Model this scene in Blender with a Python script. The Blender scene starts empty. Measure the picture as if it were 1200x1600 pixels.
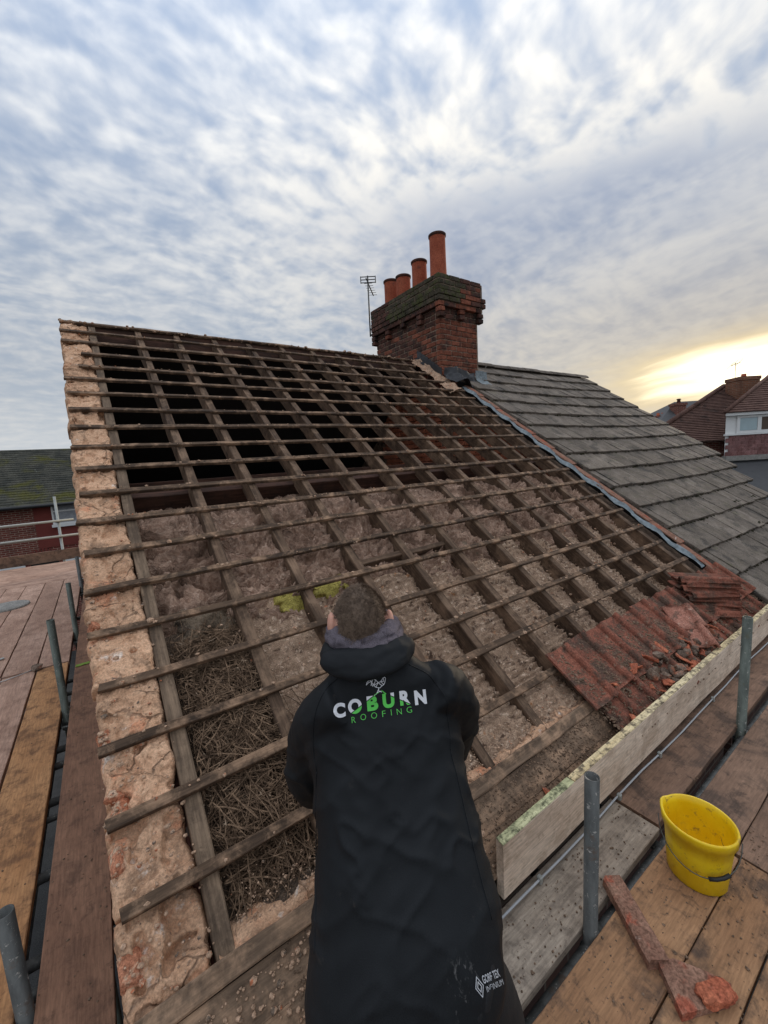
import bpy, bmesh, math, random
import numpy as np
from mathutils import Vector, Matrix
from mathutils.bvhtree import BVHTree

random.seed(7)
rng = np.random.default_rng(7)
scene = bpy.context.scene
COL = scene.collection

# ---------------------------------------------------------------- camera
CAM = Vector((0.115, -1.103, 1.416))
right = Vector((0.817, -0.574, -0.057)).normalized()
fwd = Vector((0.563, 0.816, -0.131)).normalized()
up = right.cross(fwd).normalized()
right = fwd.cross(up).normalized()
cd = bpy.data.cameras.new('camera')
cam = bpy.data.objects.new('camera', cd)
COL.objects.link(cam)
cam.matrix_world = Matrix(((right.x, up.x, -fwd.x, CAM.x), (right.y, up.y, -fwd.y, CAM.y),
                           (right.z, up.z, -fwd.z, CAM.z), (0, 0, 0, 1)))
cd.sensor_fit = 'VERTICAL'
cd.sensor_height = 24.0
cd.sensor_width = 18.0
cd.lens = 638.3 / 1600 * 24.0
cd.clip_start = 0.02
cd.clip_end = 3000
scene.camera = cam


# ---------------------------------------------------------------- node helper
class NT:
    def __init__(self, tree):
        self.t = tree
        self.n = tree.nodes
        self.l = tree.links

    def node(self, typ, ins=None, **props):
        n = self.n.new(typ)
        for k, v in props.items():
            setattr(n, k, v)
        for k, v in (ins or {}).items():
            s = n.inputs[k]
            if isinstance(v, bpy.types.NodeSocket):
                self.l.new(v, s)
            else:
                s.default_value = v
        return n

    def math(self, op, a, b=0.0, c=0.0, clamp=False):
        n = self.n.new('ShaderNodeMath')
        n.operation = op
        n.use_clamp = clamp
        for i, v in enumerate((a, b, c)):
            if isinstance(v, bpy.types.NodeSocket):
                self.l.new(v, n.inputs[i])
            else:
                n.inputs[i].default_value = v
        return n.outputs[0]

    def vmath(self, op, a, b=(0, 0, 0), scale=None):
        n = self.n.new('ShaderNodeVectorMath')
        n.operation = op
        for i, v in enumerate((a, b)):
            if isinstance(v, bpy.types.NodeSocket):
                self.l.new(v, n.inputs[i])
            else:
                n.inputs[i].default_value = v
        if scale is not None:
            n.inputs['Scale'].default_value = scale
        return n.outputs['Value'] if op in ('DOT_PRODUCT', 'LENGTH', 'DISTANCE') else n.outputs['Vector']

    def smooth(self, x, lo, hi):
        n = self.n.new('ShaderNodeMapRange')
        n.interpolation_type = 'SMOOTHSTEP'
        self.l.new(x, n.inputs[0])
        n.inputs[1].default_value = lo
        n.inputs[2].default_value = hi
        return n.outputs[0]

    def mix(self, f, a, b, blend='MIX'):
        n = self.n.new('ShaderNodeMix')
        n.data_type = 'RGBA'
        n.blend_type = blend
        for s, v in ((n.inputs[0], f), (n.inputs[6], a), (n.inputs[7], b)):
            if isinstance(v, bpy.types.NodeSocket):
                self.l.new(v, s)
            elif isinstance(v, (tuple, list)):
                s.default_value = tuple(v) + ((1.0,) if len(v) == 3 else ())
            else:
                s.default_value = v
        return n.outputs[2]

    def noise(self, vec, scale, detail=4.0, rough=0.55, dist=0.0):
        n = self.n.new('ShaderNodeTexNoise')
        self.l.new(vec, n.inputs['Vector'])
        n.inputs['Scale'].default_value = scale
        n.inputs['Detail'].default_value = detail
        n.inputs['Roughness'].default_value = rough
        n.inputs['Distortion'].default_value = dist
        return n.outputs[0]

    def mapping(self, vec, loc=(0, 0, 0), rot=(0, 0, 0), scale=(1, 1, 1)):
        n = self.n.new('ShaderNodeMapping')
        self.l.new(vec, n.inputs[0])
        n.inputs[1].default_value = loc
        n.inputs[2].default_value = rot
        n.inputs[3].default_value = scale
        return n.outputs[0]


# ---------------------------------------------------------------- world: low sun behind a broken altocumulus deck
SUN = Vector((0.967, 0.226, 0.119)).normalized()
world = bpy.data.worlds.new('World')
scene.world = world
world.use_nodes = True
W = NT(world.node_tree)
W.n.clear()
tc = W.node('ShaderNodeTexCoord')
d = W.vmath('NORMALIZE', tc.outputs['Generated'])
sep = W.node('ShaderNodeSeparateXYZ', {0: d})
z0 = W.math('MAXIMUM', sep.outputs[2], 0.0)
k = W.math('ADD', z0, 0.25)
comb = W.node('ShaderNodeCombineXYZ', {0: W.math('DIVIDE', sep.outputs[0], k), 1: W.math('DIVIDE', sep.outputs[1], k)})
P = comb.outputs[0]
warp = W.node('ShaderNodeTexNoise', {'Vector': P, 'Scale': 1.6, 'Detail': 3.0})
wv = W.vmath('SCALE', W.vmath('SUBTRACT', warp.outputs[1], (0.5, 0.5, 0.5)), scale=0.22)
Pw = W.vmath('ADD', P, wv)
# ripples of the altocumulus deck: small cells in rows, sharper on one side
rows = W.mapping(Pw, rot=(0, 0, math.radians(-38)), scale=(9.5, 15.0, 1.0))
n1 = W.noise(rows, 1.0, 2.5, 0.5, 0.0)
rows2 = W.mapping(Pw, loc=(3.1, 7.7, 0), rot=(0, 0, math.radians(30)), scale=(17.0, 13.0, 1.0))
n1b = W.noise(rows2, 1.2, 2.5, 0.5, 0.0)
n2 = W.noise(W.mapping(Pw, loc=(4.3, 1.7, 0), scale=(0.85, 0.85, 1)), 1.5, 3.0, 0.5)
n3 = W.noise(W.mapping(Pw, loc=(11.3, 3.7, 0), rot=(0, 0, math.radians(-36)), scale=(3.2, 0.9, 1)), 1.0, 5.0, 0.55)
fine = W.noise(Pw, 30.0, 4.0, 0.6)
ripple = W.math('ADD', W.math('MULTIPLY', n1, 0.62), W.math('ADD', W.math('MULTIPLY', n1b, 0.28), W.math('MULTIPLY', fine, 0.14)))
cov = W.math('ADD', W.math('MULTIPLY', ripple, 0.92), W.math('MULTIPLY', n2, 0.46))
q = W.vmath('DOT_PRODUCT', Pw, (0.8, 0.6, 0))
r = W.vmath('DOT_PRODUCT', Pw, (-0.6, 0.8, 0))
sunside = W.math('MULTIPLY', W.smooth(q, 0.50, 1.0), W.math('SUBTRACT', 1.0, W.smooth(r, 0.1, 1.1)))
cov = W.math('ADD', cov, W.math('MULTIPLY', sunside, 0.10))
cloud = W.smooth(cov, 0.51, 0.95)
gapc = W.mix(W.smooth(sep.outputs[2], 0.05, 0.55), (0.45, 0.51, 0.595), (0.285, 0.350, 0.465))
sky_n = W.node('ShaderNodeTexSky', sky_type='NISHITA', sun_disc=False)
sky_n.sun_elevation = math.radians(6.8)
sky_n.sun_rotation = math.radians(76.9)
nish = W.vmath('SCALE', sky_n.outputs[0], scale=0.05)
gapc = W.mix(0.12, gapc, nish)
clc = W.mix(sunside, (0.60, 0.61, 0.62), (0.70, 0.675, 0.625))
cl = W.mix(cloud, gapc, clc)
# grey cloud bank lying low on the sun's side
qn = W.math('ADD', q, W.math('ADD', W.math('MULTIPLY', W.math('SUBTRACT', n2, 0.5), 0.5), W.math('MULTIPLY', W.math('SUBTRACT', ripple, 0.5), 0.5)))
bank = W.math('MULTIPLY', W.smooth(qn, 1.02, 1.26), W.math('SUBTRACT', 1.0, W.smooth(qn, 1.6, 3.0)))
bank = W.math('MULTIPLY', bank, W.math('SUBTRACT', 1.0, W.smooth(r, 0.15, 0.85)))
bank = W.math('MULTIPLY', bank, W.math('ADD', 0.5, W.math('MULTIPLY', W.smooth(n3, 0.30, 0.62), 0.5)))
bankc = W.mix(W.smooth(ripple, 0.35, 0.72), (0.27, 0.315, 0.41), (0.38, 0.41, 0.47))
cl = W.mix(W.math('MULTIPLY', bank, 0.92), cl, bankc)
# pale haze at the horizon
hz = W.math('SUBTRACT', 1.0, W.smooth(sep.outputs[2], -0.02, 0.22))
cl = W.mix(W.math('MULTIPLY', hz, 0.65), cl, (0.72, 0.745, 0.76))
# warm light round the sun
dd = W.vmath('MULTIPLY', W.vmath('SUBTRACT', d, tuple(SUN)), (1.0, 1.0, 3.6))
ds = W.vmath('LENGTH', dd)
dn = W.math('ADD', ds, W.math('MULTIPLY', W.math('SUBTRACT', n3, 0.5), 0.30))
wide = W.math('SUBTRACT', 1.0, W.smooth(dn, 0.05, 1.00))
mid = W.math('SUBTRACT', 1.0, W.smooth(dn, 0.03, 0.39))
core = W.math('SUBTRACT', 1.0, W.smooth(dn, 0.0, 0.21))
cl = W.mix(W.math('MULTIPLY', wide, 0.52), cl, (0.70, 0.60, 0.45))
cl = W.mix(W.math('MULTIPLY', mid, 0.85), cl, (1.0, 0.76, 0.36))
cl = W.mix(core, cl, (2.7, 2.4, 1.80))
# an overcast deck is brighter towards the zenith
zen = W.math('ADD', 0.80, W.math('MULTIPLY', W.math('POWER', z0, 2.1), 1.62))
cl = W.vmath('MULTIPLY', cl, W.node('ShaderNodeCombineXYZ', {0: zen, 1: zen, 2: zen}).outputs[0])
bg = W.node('ShaderNodeBackground', {'Color': cl, 'Strength': 1.0})
out = W.node('ShaderNodeOutputWorld', {'Surface': bg.outputs[0]})

sl = bpy.data.lights.new('sun', 'SUN')
sl.energy = 1.5
sl.angle = math.radians(14)
sl.color = (1.0, 0.80, 0.56)
sun = bpy.data.objects.new('sun', sl)
COL.objects.link(sun)
sun.rotation_euler = (-SUN).to_track_quat('-Z', 'Y').to_euler()

vs = scene.view_settings
vs.view_transform = 'Standard'
vs.look = 'None'
vs.exposure = 0.30
vs.gamma = 1.0
vs.use_curve_mapping = False
scene.render.engine = 'CYCLES'
scene.cycles.use_denoising = True
scene.cycles.max_bounces = 6
scene.cycles.diffuse_bounces = 4


# ---------------------------------------------------------------- materials
def new_mat(name, rough=0.9, metal=0.0, spec=0.3):
    m = bpy.data.materials.new(name)
    m.use_nodes = True
    t = NT(m.node_tree)
    b = t.n['Principled BSDF']
    b.inputs['Roughness'].default_value = rough
    b.inputs['Metallic'].default_value = metal
    b.inputs['Specular IOR Level'].default_value = spec
    return m, t, b


def coords(t, kind='world'):
    if kind == 'world':
        return t.node('ShaderNodeNewGeometry').outputs['Position']
    o = t.node('ShaderNodeTexCoord').outputs['Object']
    r_ = t.node('ShaderNodeObjectInfo').outputs['Random']
    off = t.node('ShaderNodeCombineXYZ', {0: t.math('MULTIPLY', r_, 37.0), 1: t.math('MULTIPLY', r_, 91.0), 2: t.math('MULTIPLY', r_, 53.0)})
    return t.vmath('ADD', o, off.outputs[0])


def bump(t, b, h, strength=0.5, dist=0.01):
    n = t.node('ShaderNodeBump', {'Height': h, 'Strength': strength, 'Distance': dist})
    t.l.new(n.outputs[0], b.inputs['Normal'])


def rnd_value(t, col, amt):
    r_ = t.node('ShaderNodeObjectInfo').outputs['Random']
    f = t.math('ADD', 1.0 - amt, t.math('MULTIPLY', r_, 2 * amt))
    return t.vmath('MULTIPLY', col, t.node('ShaderNodeCombineXYZ', {0: f, 1: f, 2: f}).outputs[0])


def wood(name, dark, light, dirt, dirt_amt=0.5, grain=(3, 40, 40), bstr=0.5, rough=0.88, rv=0.18, dirt_scale=7.0, speck=None):
    m, t, b = new_mat(name, rough)
    c = coords(t, 'object')
    g = t.noise(t.mapping(c, scale=grain), 1.0, 6, 0.65, 0.6)
    g2 = t.noise(t.mapping(c, scale=(grain[0] * 0.4, grain[1] * .22, grain[2] * .22)), 1.0, 4, 0.6, 1.0)
    gg = t.math('ADD', t.math('MULTIPLY', g, 0.55), t.math('MULTIPLY', g2, 0.45))
    col = t.mix(t.smooth(gg, 0.36, 0.66), dark, light)
    dn_ = t.noise(c, dirt_scale, 6, 0.68, 0.3)
    col = t.mix(t.math('MULTIPLY', t.smooth(dn_, 0.45, 0.66), dirt_amt), col, dirt)
    dn2_ = t.noise(t.mapping(c, loc=(7.7, 3.1, 5.9)), dirt_scale * 2.7, 7, 0.72, 0.6)
    col = t.mix(t.math('MULTIPLY', t.smooth(dn2_, 0.53, 0.68), dirt_amt * 0.8), col, tuple(x * 0.75 for x in dirt))
    if speck:
        s = t.noise(t.mapping(c, scale=(0.6, 1, 1)), 34.0, 7, 0.72, 0.5)
        sm = t.smooth(t.noise(c, 4.5, 3, 0.5), 0.38, 0.62)
        col = t.mix(t.math('MULTIPLY', t.math('MULTIPLY', t.smooth(s, 0.57, 0.68), 0.85), sm), col, speck)
    fg = t.noise(t.mapping(c, loc=(2.3, 4.1, 0.9), scale=(0.10, 1, 1)), 110.0, 5, 0.7)
    fgm = t.math('ADD', 0.74, t.math('MULTIPLY', t.smooth(fg, 0.28, 0.72), 0.48))
    col = t.vmath('MULTIPLY', col, t.node('ShaderNodeCombineXYZ', {0: fgm, 1: fgm, 2: fgm}).outputs[0])
    col = rnd_value(t, col, rv)
    t.l.new(col, b.inputs['Base Color'])
    bump(t, b, t.math('ADD', gg, t.math('MULTIPLY', t.noise(c, 90, 3, 0.6), 0.3)), bstr, 0.006)
    return m


def rough_mat(name, cols, scale=8.0, bscale=40.0, bstr=0.7, bdist=0.01, rough=0.95, rv=0.0, crack=None, coord='world', speck=None, fine=1.0):
    """cols: base, then (colour, lo, hi, scale) layers"""
    m, t, b = new_mat(name, rough, spec=0.15)
    c = coords(t, coord)
    base = cols[0]
    f = t.noise(c, scale, 6, 0.65, 0.2)
    col = t.mix(t.smooth(f, 0.3, 0.7), base[0], base[1])
    for i, (cc, lo, hi, sc) in enumerate(cols[1:]):
        f = t.noise(t.mapping(c, loc=(i * 5.3 + 1.7, i * 2.9, i * 7.1)), sc, 6, 0.66, 0.4)
        col = t.mix(t.smooth(f, lo, hi), col, cc)
    h = t.noise(c, bscale, 6, 0.7)
    fg = t.noise(t.mapping(c, loc=(3.3, 8.1, 1.9)), bscale * 1.7, 5, 0.75)
    fgm = t.math('ADD', 1.0 - 0.52 * fine, t.math('MULTIPLY', t.smooth(fg, 0.28, 0.72), fine))
    col = t.vmath('MULTIPLY', col, t.node('ShaderNodeCombineXYZ', {0: fgm, 1: fgm, 2: fgm}).outputs[0])
    if crack:
        v = t.node('ShaderNodeTexVoronoi', {'Vector': t.vmath('ADD', c, t.vmath('SCALE', t.node('ShaderNodeTexNoise', {'Vector': c, 'Scale': crack * 1.3, 'Detail': 4.0}).outputs[1], scale=0.12)), 'Scale': crack}, feature='DISTANCE_TO_EDGE')
        cr = t.smooth(v.outputs[0], 0.0, 0.028)
        msk = t.smooth(t.noise(c, 5.0, 3, 0.5), 0.42, 0.58)
        cr = t.math('MAXIMUM', cr, msk)
        h = t.math('ADD', h, t.math('MULTIPLY', cr, 1.2))
        col = t.mix(cr, t.mix(0.55, col, (0.05, 0.036, 0.028)), col)
    if speck:
        s = t.noise(c, 110.0, 3, 0.6)
        col = t.mix(t.smooth(s, 0.6, 0.72), col, speck)
    if rv:
        col = rnd_value(t, col, rv)
    t.l.new(col, b.inputs['Base Color'])
    bump(t, b, h, bstr, bdist)
    return m


def brick_tex(name, c1, c2, mortar, scale=1.0, axis='xz', bstr=0.4, rough=0.9):
    m, t, b = new_mat(name, rough, spec=0.2)
    c = coords(t, 'world')
    s = t.node('ShaderNodeSeparateXYZ', {0: c})
    if axis == 'xz':
        v = t.node('ShaderNodeCombineXYZ', {0: s.outputs[0], 1: s.outputs[2]}).outputs[0]
    else:
        v = t.node('ShaderNodeCombineXYZ', {0: s.outputs[1], 1: s.outputs[2]}).outputs[0]
    br = t.node('ShaderNodeTexBrick', {'Vector': v, 'Color1': c1 + (1,), 'Color2': c2 + (1,), 'Mortar': mortar + (1,), 'Scale': scale,
                                       'Mortar Size': 0.010, 'Brick Width': 0.225, 'Row Height': 0.075, 'Mortar Smooth': 0.3})
    col = t.mix(t.math('MULTIPLY', t.smooth(t.noise(c, 3.0, 5, 0.6), 0.4, 0.75), 0.5), br.outputs[0], (0.05, 0.035, 0.03))
    t.l.new(col, b.inputs['Base Color'])
    bump(t, b, t.math('ADD', t.math('MULTIPLY', br.outputs[1], -1.0), t.math('MULTIPLY', t.noise(c, 50, 4, 0.6), 0.4)), bstr, 0.01)
    return m


def plain(name, col, rough=0.6, metal=0.0, spec=0.4, var=0.15, vs_=12.0, bstr=0.1):
    m, t, b = new_mat(name, rough, metal, spec)
    c = coords(t, 'world')
    f = t.noise(c, vs_, 5, 0.6)
    cc = t.mix(f, tuple(x * (1 - var * 2) for x in col), tuple(min(1, x * (1 + var)) for x in col))
    t.l.new(cc, b.inputs['Base Color'])
    bump(t, b, t.noise(c, vs_ * 6, 3, 0.6), bstr, 0.003)
    return m


M = {}
M['batten'] = wood('aged batten timber', (0.040, 0.025, 0.016), (0.14, 0.088, 0.055), (0.44, 0.275, 0.17), 0.62, (2.0, 50, 50), 0.6, 0.9, 0.22, 9.0)
M['rafter'] = wood('rafter timber', (0.048, 0.029, 0.018), (0.145, 0.090, 0.057), (0.34, 0.22, 0.14), 0.42, (2.0, 45, 45), 0.5, 0.9, 0.15, 6.0)
M['verge_rafter'] = wood('dusty verge rafter timber', (0.10, 0.068, 0.045), (0.26, 0.18, 0.118), (0.07, 0.047, 0.032), 0.7, (2.0, 40, 40), 0.5, 0.92, 0.1, 8.0)
M['old_timber'] = wood('shade-dark loft timber', (0.05, 0.028, 0.02), (0.12, 0.06, 0.042), (0.03, 0.022, 0.02), 0.5, (2, 40, 40), 0.4, 0.92, 0.1)  # darkened to paint in the gloom of the unlit loft
M['mortar'] = rough_mat('sandy lime mortar', [((0.53, 0.305, 0.182), (0.71, 0.445, 0.282)), ((0.63, 0.28, 0.155), 0.55, 0.69, 6.0), ((0.33, 0.205, 0.13), 0.52, 0.68, 10.0),
                                              ((0.74, 0.62, 0.52), 0.60, 0.70, 9.0), ((0.15, 0.105, 0.08), 0.63, 0.72, 20.0)], 11.0, 75.0, 0.8, 0.008, 0.96, 0.10, crack=4.5, fine=0.65)
M['crumb'] = rough_mat('mortar crumbs', [((0.36, 0.235, 0.155), (0.54, 0.36, 0.245)), ((0.45, 0.16, 0.08), 0.58, 0.62, 30.0), ((0.16, 0.12, 0.09), 0.56, 0.62, 24.0)], 20.0, 80.0, 0.6)
M['plaster'] = rough_mat('lath plaster backs', [((0.30, 0.195, 0.128), (0.54, 0.37, 0.255)), ((0.13, 0.08, 0.055), 0.54, 0.64, 18.0), ((0.76, 0.57, 0.42), 0.55, 0.66, 34.0), ((0.46, 0.22, 0.105), 0.62, 0.70, 10.0)], 26.0, 120.0, 1.0, 0.012)
m, t, b = new_mat('dusty pink glass wool', 0.97, 0.0, 0.1)
c = coords(t, 'world')
sw = t.noise(c, 13.0, 5, 0.6, 2.2)
sw2 = t.noise(t.mapping(c, loc=(4, 2, 7)), 30.0, 4, 0.65, 1.6)
col = t.mix(t.smooth(sw, 0.30, 0.68), (0.31, 0.19, 0.132), (0.54, 0.36, 0.262))  # mild shade painted into the fold hollows, following the bump
col = t.mix(t.smooth(sw2, 0.55, 0.70), col, (0.68, 0.49, 0.375))
col = t.mix(t.smooth(t.noise(c, 3.2, 4, 0.6), 0.50, 0.66), col, (0.19, 0.115, 0.08))  # dark patches painted as the shade of deeper hollows
t.l.new(col, b.inputs['Base Color'])
bump(t, b, t.math('ADD', sw, t.math('MULTIPLY', sw2, 0.5)), 1.0, 0.035)
M['insul'] = m
M['yellow_wool'] = rough_mat('yellow glass wool', [((0.33, 0.27, 0.065), (0.48, 0.40, 0.11)), ((0.25, 0.2, 0.06), 0.58, 0.7, 12.0)], 20.0, 80.0, 0.9, 0.012)
M['felt'] = rough_mat('old hessian felt', [((0.13, 0.095, 0.065), (0.22, 0.165, 0.115)), ((0.06, 0.045, 0.035), 0.55, 0.7, 8.0)], 12.0, 70.0, 0.6)
M['twig'] = rough_mat('dry twigs', [((0.075, 0.047, 0.03), (0.27, 0.175, 0.11)), ((0.50, 0.37, 0.26), 0.60, 0.70, 22.0)], 25.0, 90.0, 0.3)
M['nestbed'] = rough_mat('dark nest litter', [((0.06, 0.042, 0.03), (0.15, 0.105, 0.075)), ((0.22, 0.16, 0.115), 0.6, 0.7, 40.0)], 30.0, 90.0, 1.0)
M['clay'] = rough_mat('weathered clay tile', [((0.175, 0.064, 0.042), (0.30, 0.112, 0.072)), ((0.09, 0.056, 0.041), 0.44, 0.62, 8.0), ((0.25, 0.165, 0.115), 0.57, 0.69, 20.0)], 9.0, 70.0, 0.6, 0.006, 0.9, 0.14)
M['clay_pale'] = rough_mat('dusty pale clay tile', [((0.30, 0.125, 0.085), (0.44, 0.215, 0.155)), ((0.16, 0.09, 0.065), 0.52, 0.66, 12.0), ((0.50, 0.34, 0.26), 0.58, 0.70, 22.0)], 9.0, 70.0, 0.6, 0.006, 0.9, 0.1)
M['clay_fresh'] = rough_mat('broken clay', [((0.36, 0.10, 0.055), (0.50, 0.17, 0.09)), ((0.22, 0.12, 0.09), 0.56, 0.68, 22.0)], 12.0, 60.0, 0.8, 0.008, 0.92, 0.15)
M['verge_brick'] = rough_mat('dusty soft red brick', [((0.40, 0.15, 0.08), (0.55, 0.24, 0.14)), ((0.58, 0.40, 0.27), 0.50, 0.64, 24.0), ((0.14, 0.09, 0.07), 0.60, 0.7, 30.0)], 12.0, 70.0, 0.9, 0.010, 0.95, 0.1)
M['clay_dusty'] = rough_mat('dusty clay slab', [((0.20, 0.100, 0.068), (0.31, 0.175, 0.12)), ((0.34, 0.10, 0.06), 0.52, 0.64, 9.0), ((0.46, 0.38, 0.32), 0.62, 0.70, 14.0)], 12.0, 60.0, 0.6, 0.006)
M['stone'] = rough_mat('rubble stones', [((0.10, 0.072, 0.055), (0.25, 0.18, 0.135)), ((0.34, 0.13, 0.075), 0.52, 0.64, 14.0)], 12.0, 60.0, 0.7, rv=0.25)
M['grit'] = rough_mat('moss and soil grit', [((0.10, 0.068, 0.047), (0.25, 0.165, 0.11)), ((0.32, 0.22, 0.15), 0.58, 0.66, 60.0)], 40.0, 90.0, 0.7)
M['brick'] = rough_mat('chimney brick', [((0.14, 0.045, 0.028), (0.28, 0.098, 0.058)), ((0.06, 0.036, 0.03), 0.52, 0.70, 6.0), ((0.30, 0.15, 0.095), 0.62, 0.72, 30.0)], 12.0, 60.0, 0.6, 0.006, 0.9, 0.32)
M['brick_dark'] = rough_mat('dark chimney brick', [((0.055, 0.032, 0.026), (0.135, 0.058, 0.042)), ((0.035, 0.03, 0.027), 0.5, 0.66, 8.0), ((0.10, 0.10, 0.045), 0.60, 0.70, 9.0)], 12.0, 60.0, 0.6, 0.006, 0.92, 0.25)
M['brick_moss'] = rough_mat('mossy chimney brick', [((0.045, 0.040, 0.028), (0.11, 0.085, 0.06)), ((0.082, 0.086, 0.032), 0.46, 0.64, 9.0), ((0.04, 0.048, 0.02), 0.55, 0.65, 30.0)], 14.0, 80.0, 0.9, 0.012, 0.95, 0.15)
M['joint'] = rough_mat('brick joint mortar', [((0.16, 0.11, 0.08), (0.33, 0.24, 0.175)), ((0.07, 0.055, 0.045), 0.52, 0.66, 9.0)], 16.0, 60.0, 0.5)
M['loft_brick'] = rough_mat('soft red loft brick', [((0.40, 0.135, 0.075), (0.58, 0.22, 0.13)), ((0.17, 0.08, 0.055), 0.54, 0.70, 5.0), ((0.45, 0.30, 0.21), 0.62, 0.7, 12.0)], 10.0, 60.0, 0.6, rv=0.2)
M['pot'] = rough_mat('terracotta pot', [((0.30, 0.072, 0.036), (0.40, 0.11, 0.058)), ((0.14, 0.05, 0.035), 0.55, 0.75, 5.0)], 8.0, 60.0, 0.15, 0.004, 0.75)
M['pot_rim'] = rough_mat('sooty pot rim', [((0.05, 0.032, 0.028), (0.12, 0.05, 0.035))], 12.0, 60.0, 0.3)
M['ntile'] = rough_mat('grey concrete tile', [((0.118, 0.094, 0.074), (0.195, 0.160, 0.130)), ((0.062, 0.053, 0.045), 0.48, 0.66, 4.0), ((0.14, 0.122, 0.082), 0.56, 0.70, 7.0)], 7.0, 70.0, 0.6, 0.006, 0.78, 0.24, speck=(0.26, 0.245, 0.21))
M['moss'] = rough_mat('tile moss', [((0.018, 0.017, 0.010), (0.045, 0.042, 0.02)), ((0.07, 0.085, 0.02), 0.60, 0.68, 3.0)], 20.0, 80.0, 0.9)
M['gap_dark'] = plain('black underlay and painted shade', (0.02, 0.018, 0.017), 0.95, bstr=0.3)  # black underlay, also painted shade for the loft slope and arch
M['lead'] = plain('lead flashing', (0.050, 0.050, 0.054), 0.6, 0.2, 0.4, 0.4, 14.0, 0.8)
M['grp'] = plain('pale blue valley strip', (0.26, 0.30, 0.315), 0.65, 0.0, 0.35, 0.45, 26.0, 0.7)


def tube_steel(name, base, rust):
    m, t, b = new_mat(name, 0.56, 0.45, 0.5)
    c = coords(t, 'world')
    lc = t.mapping(c, scale=(1, 1, 0.25))
    col = t.mix(t.smooth(t.noise(lc, 22, 5, 0.65), 0.3, 0.7), tuple(x * 0.62 for x in base), tuple(x * 1.35 for x in base))
    col = t.mix(t.math('MULTIPLY', t.smooth(t.noise(c, 12, 6, 0.7), 0.55, 0.68), 0.6), col, rust)
    sp = t.smooth(t.noise(t.mapping(c, loc=(3, 5, 1)), 48, 5, 0.7), 0.60, 0.66)
    col = t.mix(t.math('MULTIPLY', sp, 0.75), col, (0.36, 0.33, 0.29))
    t.l.new(col, b.inputs['Base Color'])
    t.l.new(t.math('SUBTRACT', 0.45, t.math('MULTIPLY', sp, 0.45)), b.inputs['Metallic'])
    bump(t, b, t.math('ADD', t.noise(c, 140, 4, 0.6), sp), 0.4, 0.002)
    return m


M['steel'] = tube_steel('galvanised tube', (0.098, 0.100, 0.094), (0.10, 0.055, 0.03))
M['steel_old'] = tube_steel('weathered green tube', (0.105, 0.118, 0.098), (0.085, 0.075, 0.04))
M['steel_pale'] = plain('pale galvanised tube', (0.40, 0.41, 0.38), 0.5, 0.4, 0.5, 0.15, 18.0, 0.2)
M['bore'] = plain('tube bore', (0.02, 0.02, 0.02), 0.9)
M['cable'] = plain('grey white cable', (0.42, 0.43, 0.44), 0.45)
M['ply_orange'] = wood('orange stained board', (0.36, 0.168, 0.068), (0.50, 0.262, 0.118), (0.17, 0.082, 0.040), 0.85, (1.4, 5, 5), 0.6, 0.85, 0.06, 9.0)
M['ply_red'] = wood('red brown stained board', (0.20, 0.100, 0.060), (0.31, 0.165, 0.100), (0.115, 0.060, 0.038), 0.75, (1.4, 5, 5), 0.6, 0.85, 0.06, 7.0)
M['ply_pink'] = wood('dusty pink board', (0.36, 0.215, 0.150), (0.50, 0.32, 0.235), (0.22, 0.125, 0.085), 0.6, (1.4, 6, 6), 0.4, 0.88, 0.10, 5.0)
M['deck'] = wood('muddy deck board', (0.27, 0.140, 0.070), (0.42, 0.235, 0.120), (0.085, 0.054, 0.038), 0.95, (1.5, 4, 4), 0.6, 0.8, 0.06, 5.0, speck=(0.08, 0.045, 0.032))
M['deck_brown'] = wood('dark muddy deck board', (0.17, 0.098, 0.063), (0.28, 0.168, 0.110), (0.08, 0.052, 0.038), 0.85, (1.5, 4, 4), 0.6, 0.75, 0.08, 5.0, speck=(0.07, 0.043, 0.032))
M['deck_grey'] = wood('grey cement stained board', (0.27, 0.212, 0.160), (0.42, 0.345, 0.270), (0.13, 0.10, 0.078), 0.6, (1.5, 14, 14), 0.6, 0.88, 0.05, 9.0, speck=(0.12, 0.09, 0.07))
M['toe'] = wood('pale toe board', (0.60, 0.465, 0.35), (0.80, 0.66, 0.52), (0.36, 0.255, 0.175), 0.55, (1.2, 7, 10), 0.35, 0.85, 0.05, 8.0)
M['toe_edge'] = wood('yellow toe board edge', (0.62, 0.47, 0.25), (0.80, 0.66, 0.40), (0.08, 0.06, 0.045), 0.95, (2, 20, 20), 0.5, 0.85, 0.0, 26.0)
M['toe_green'] = wood('algae stained board edge', (0.42, 0.42, 0.22), (0.62, 0.60, 0.35), (0.07, 0.075, 0.04), 0.95, (2, 20, 20), 0.5, 0.85, 0.0, 30.0)
M['eaves'] = wood('grimy eaves board', (0.085, 0.055, 0.036), (0.22, 0.148, 0.098), (0.44, 0.28, 0.175), 0.75, (1.5, 20, 20), 0.6, 0.9, 0.08, 9.0)
M['yellow'] = None
M['ground'] = rough_mat('asphalt ground', [((0.04, 0.04, 0.04), (0.06, 0.06, 0.058))], 3.0, 40.0, 0.3)
M['wall_brick_x'] = brick_tex('gable brick', (0.12, 0.045, 0.03), (0.085, 0.03, 0.022), (0.16, 0.12, 0.095), axis='yz')
M['wall_brick_y'] = brick_tex('shade-darkened front brick', (0.07, 0.034, 0.026), (0.045, 0.024, 0.02), (0.10, 0.08, 0.065), axis='xz')  # darkened to stand in for the deep shade behind the scaffold
M['far_brick'] = brick_tex('far house brick', (0.20, 0.055, 0.04), (0.14, 0.035, 0.028), (0.34, 0.25, 0.19), axis='xz')
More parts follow.
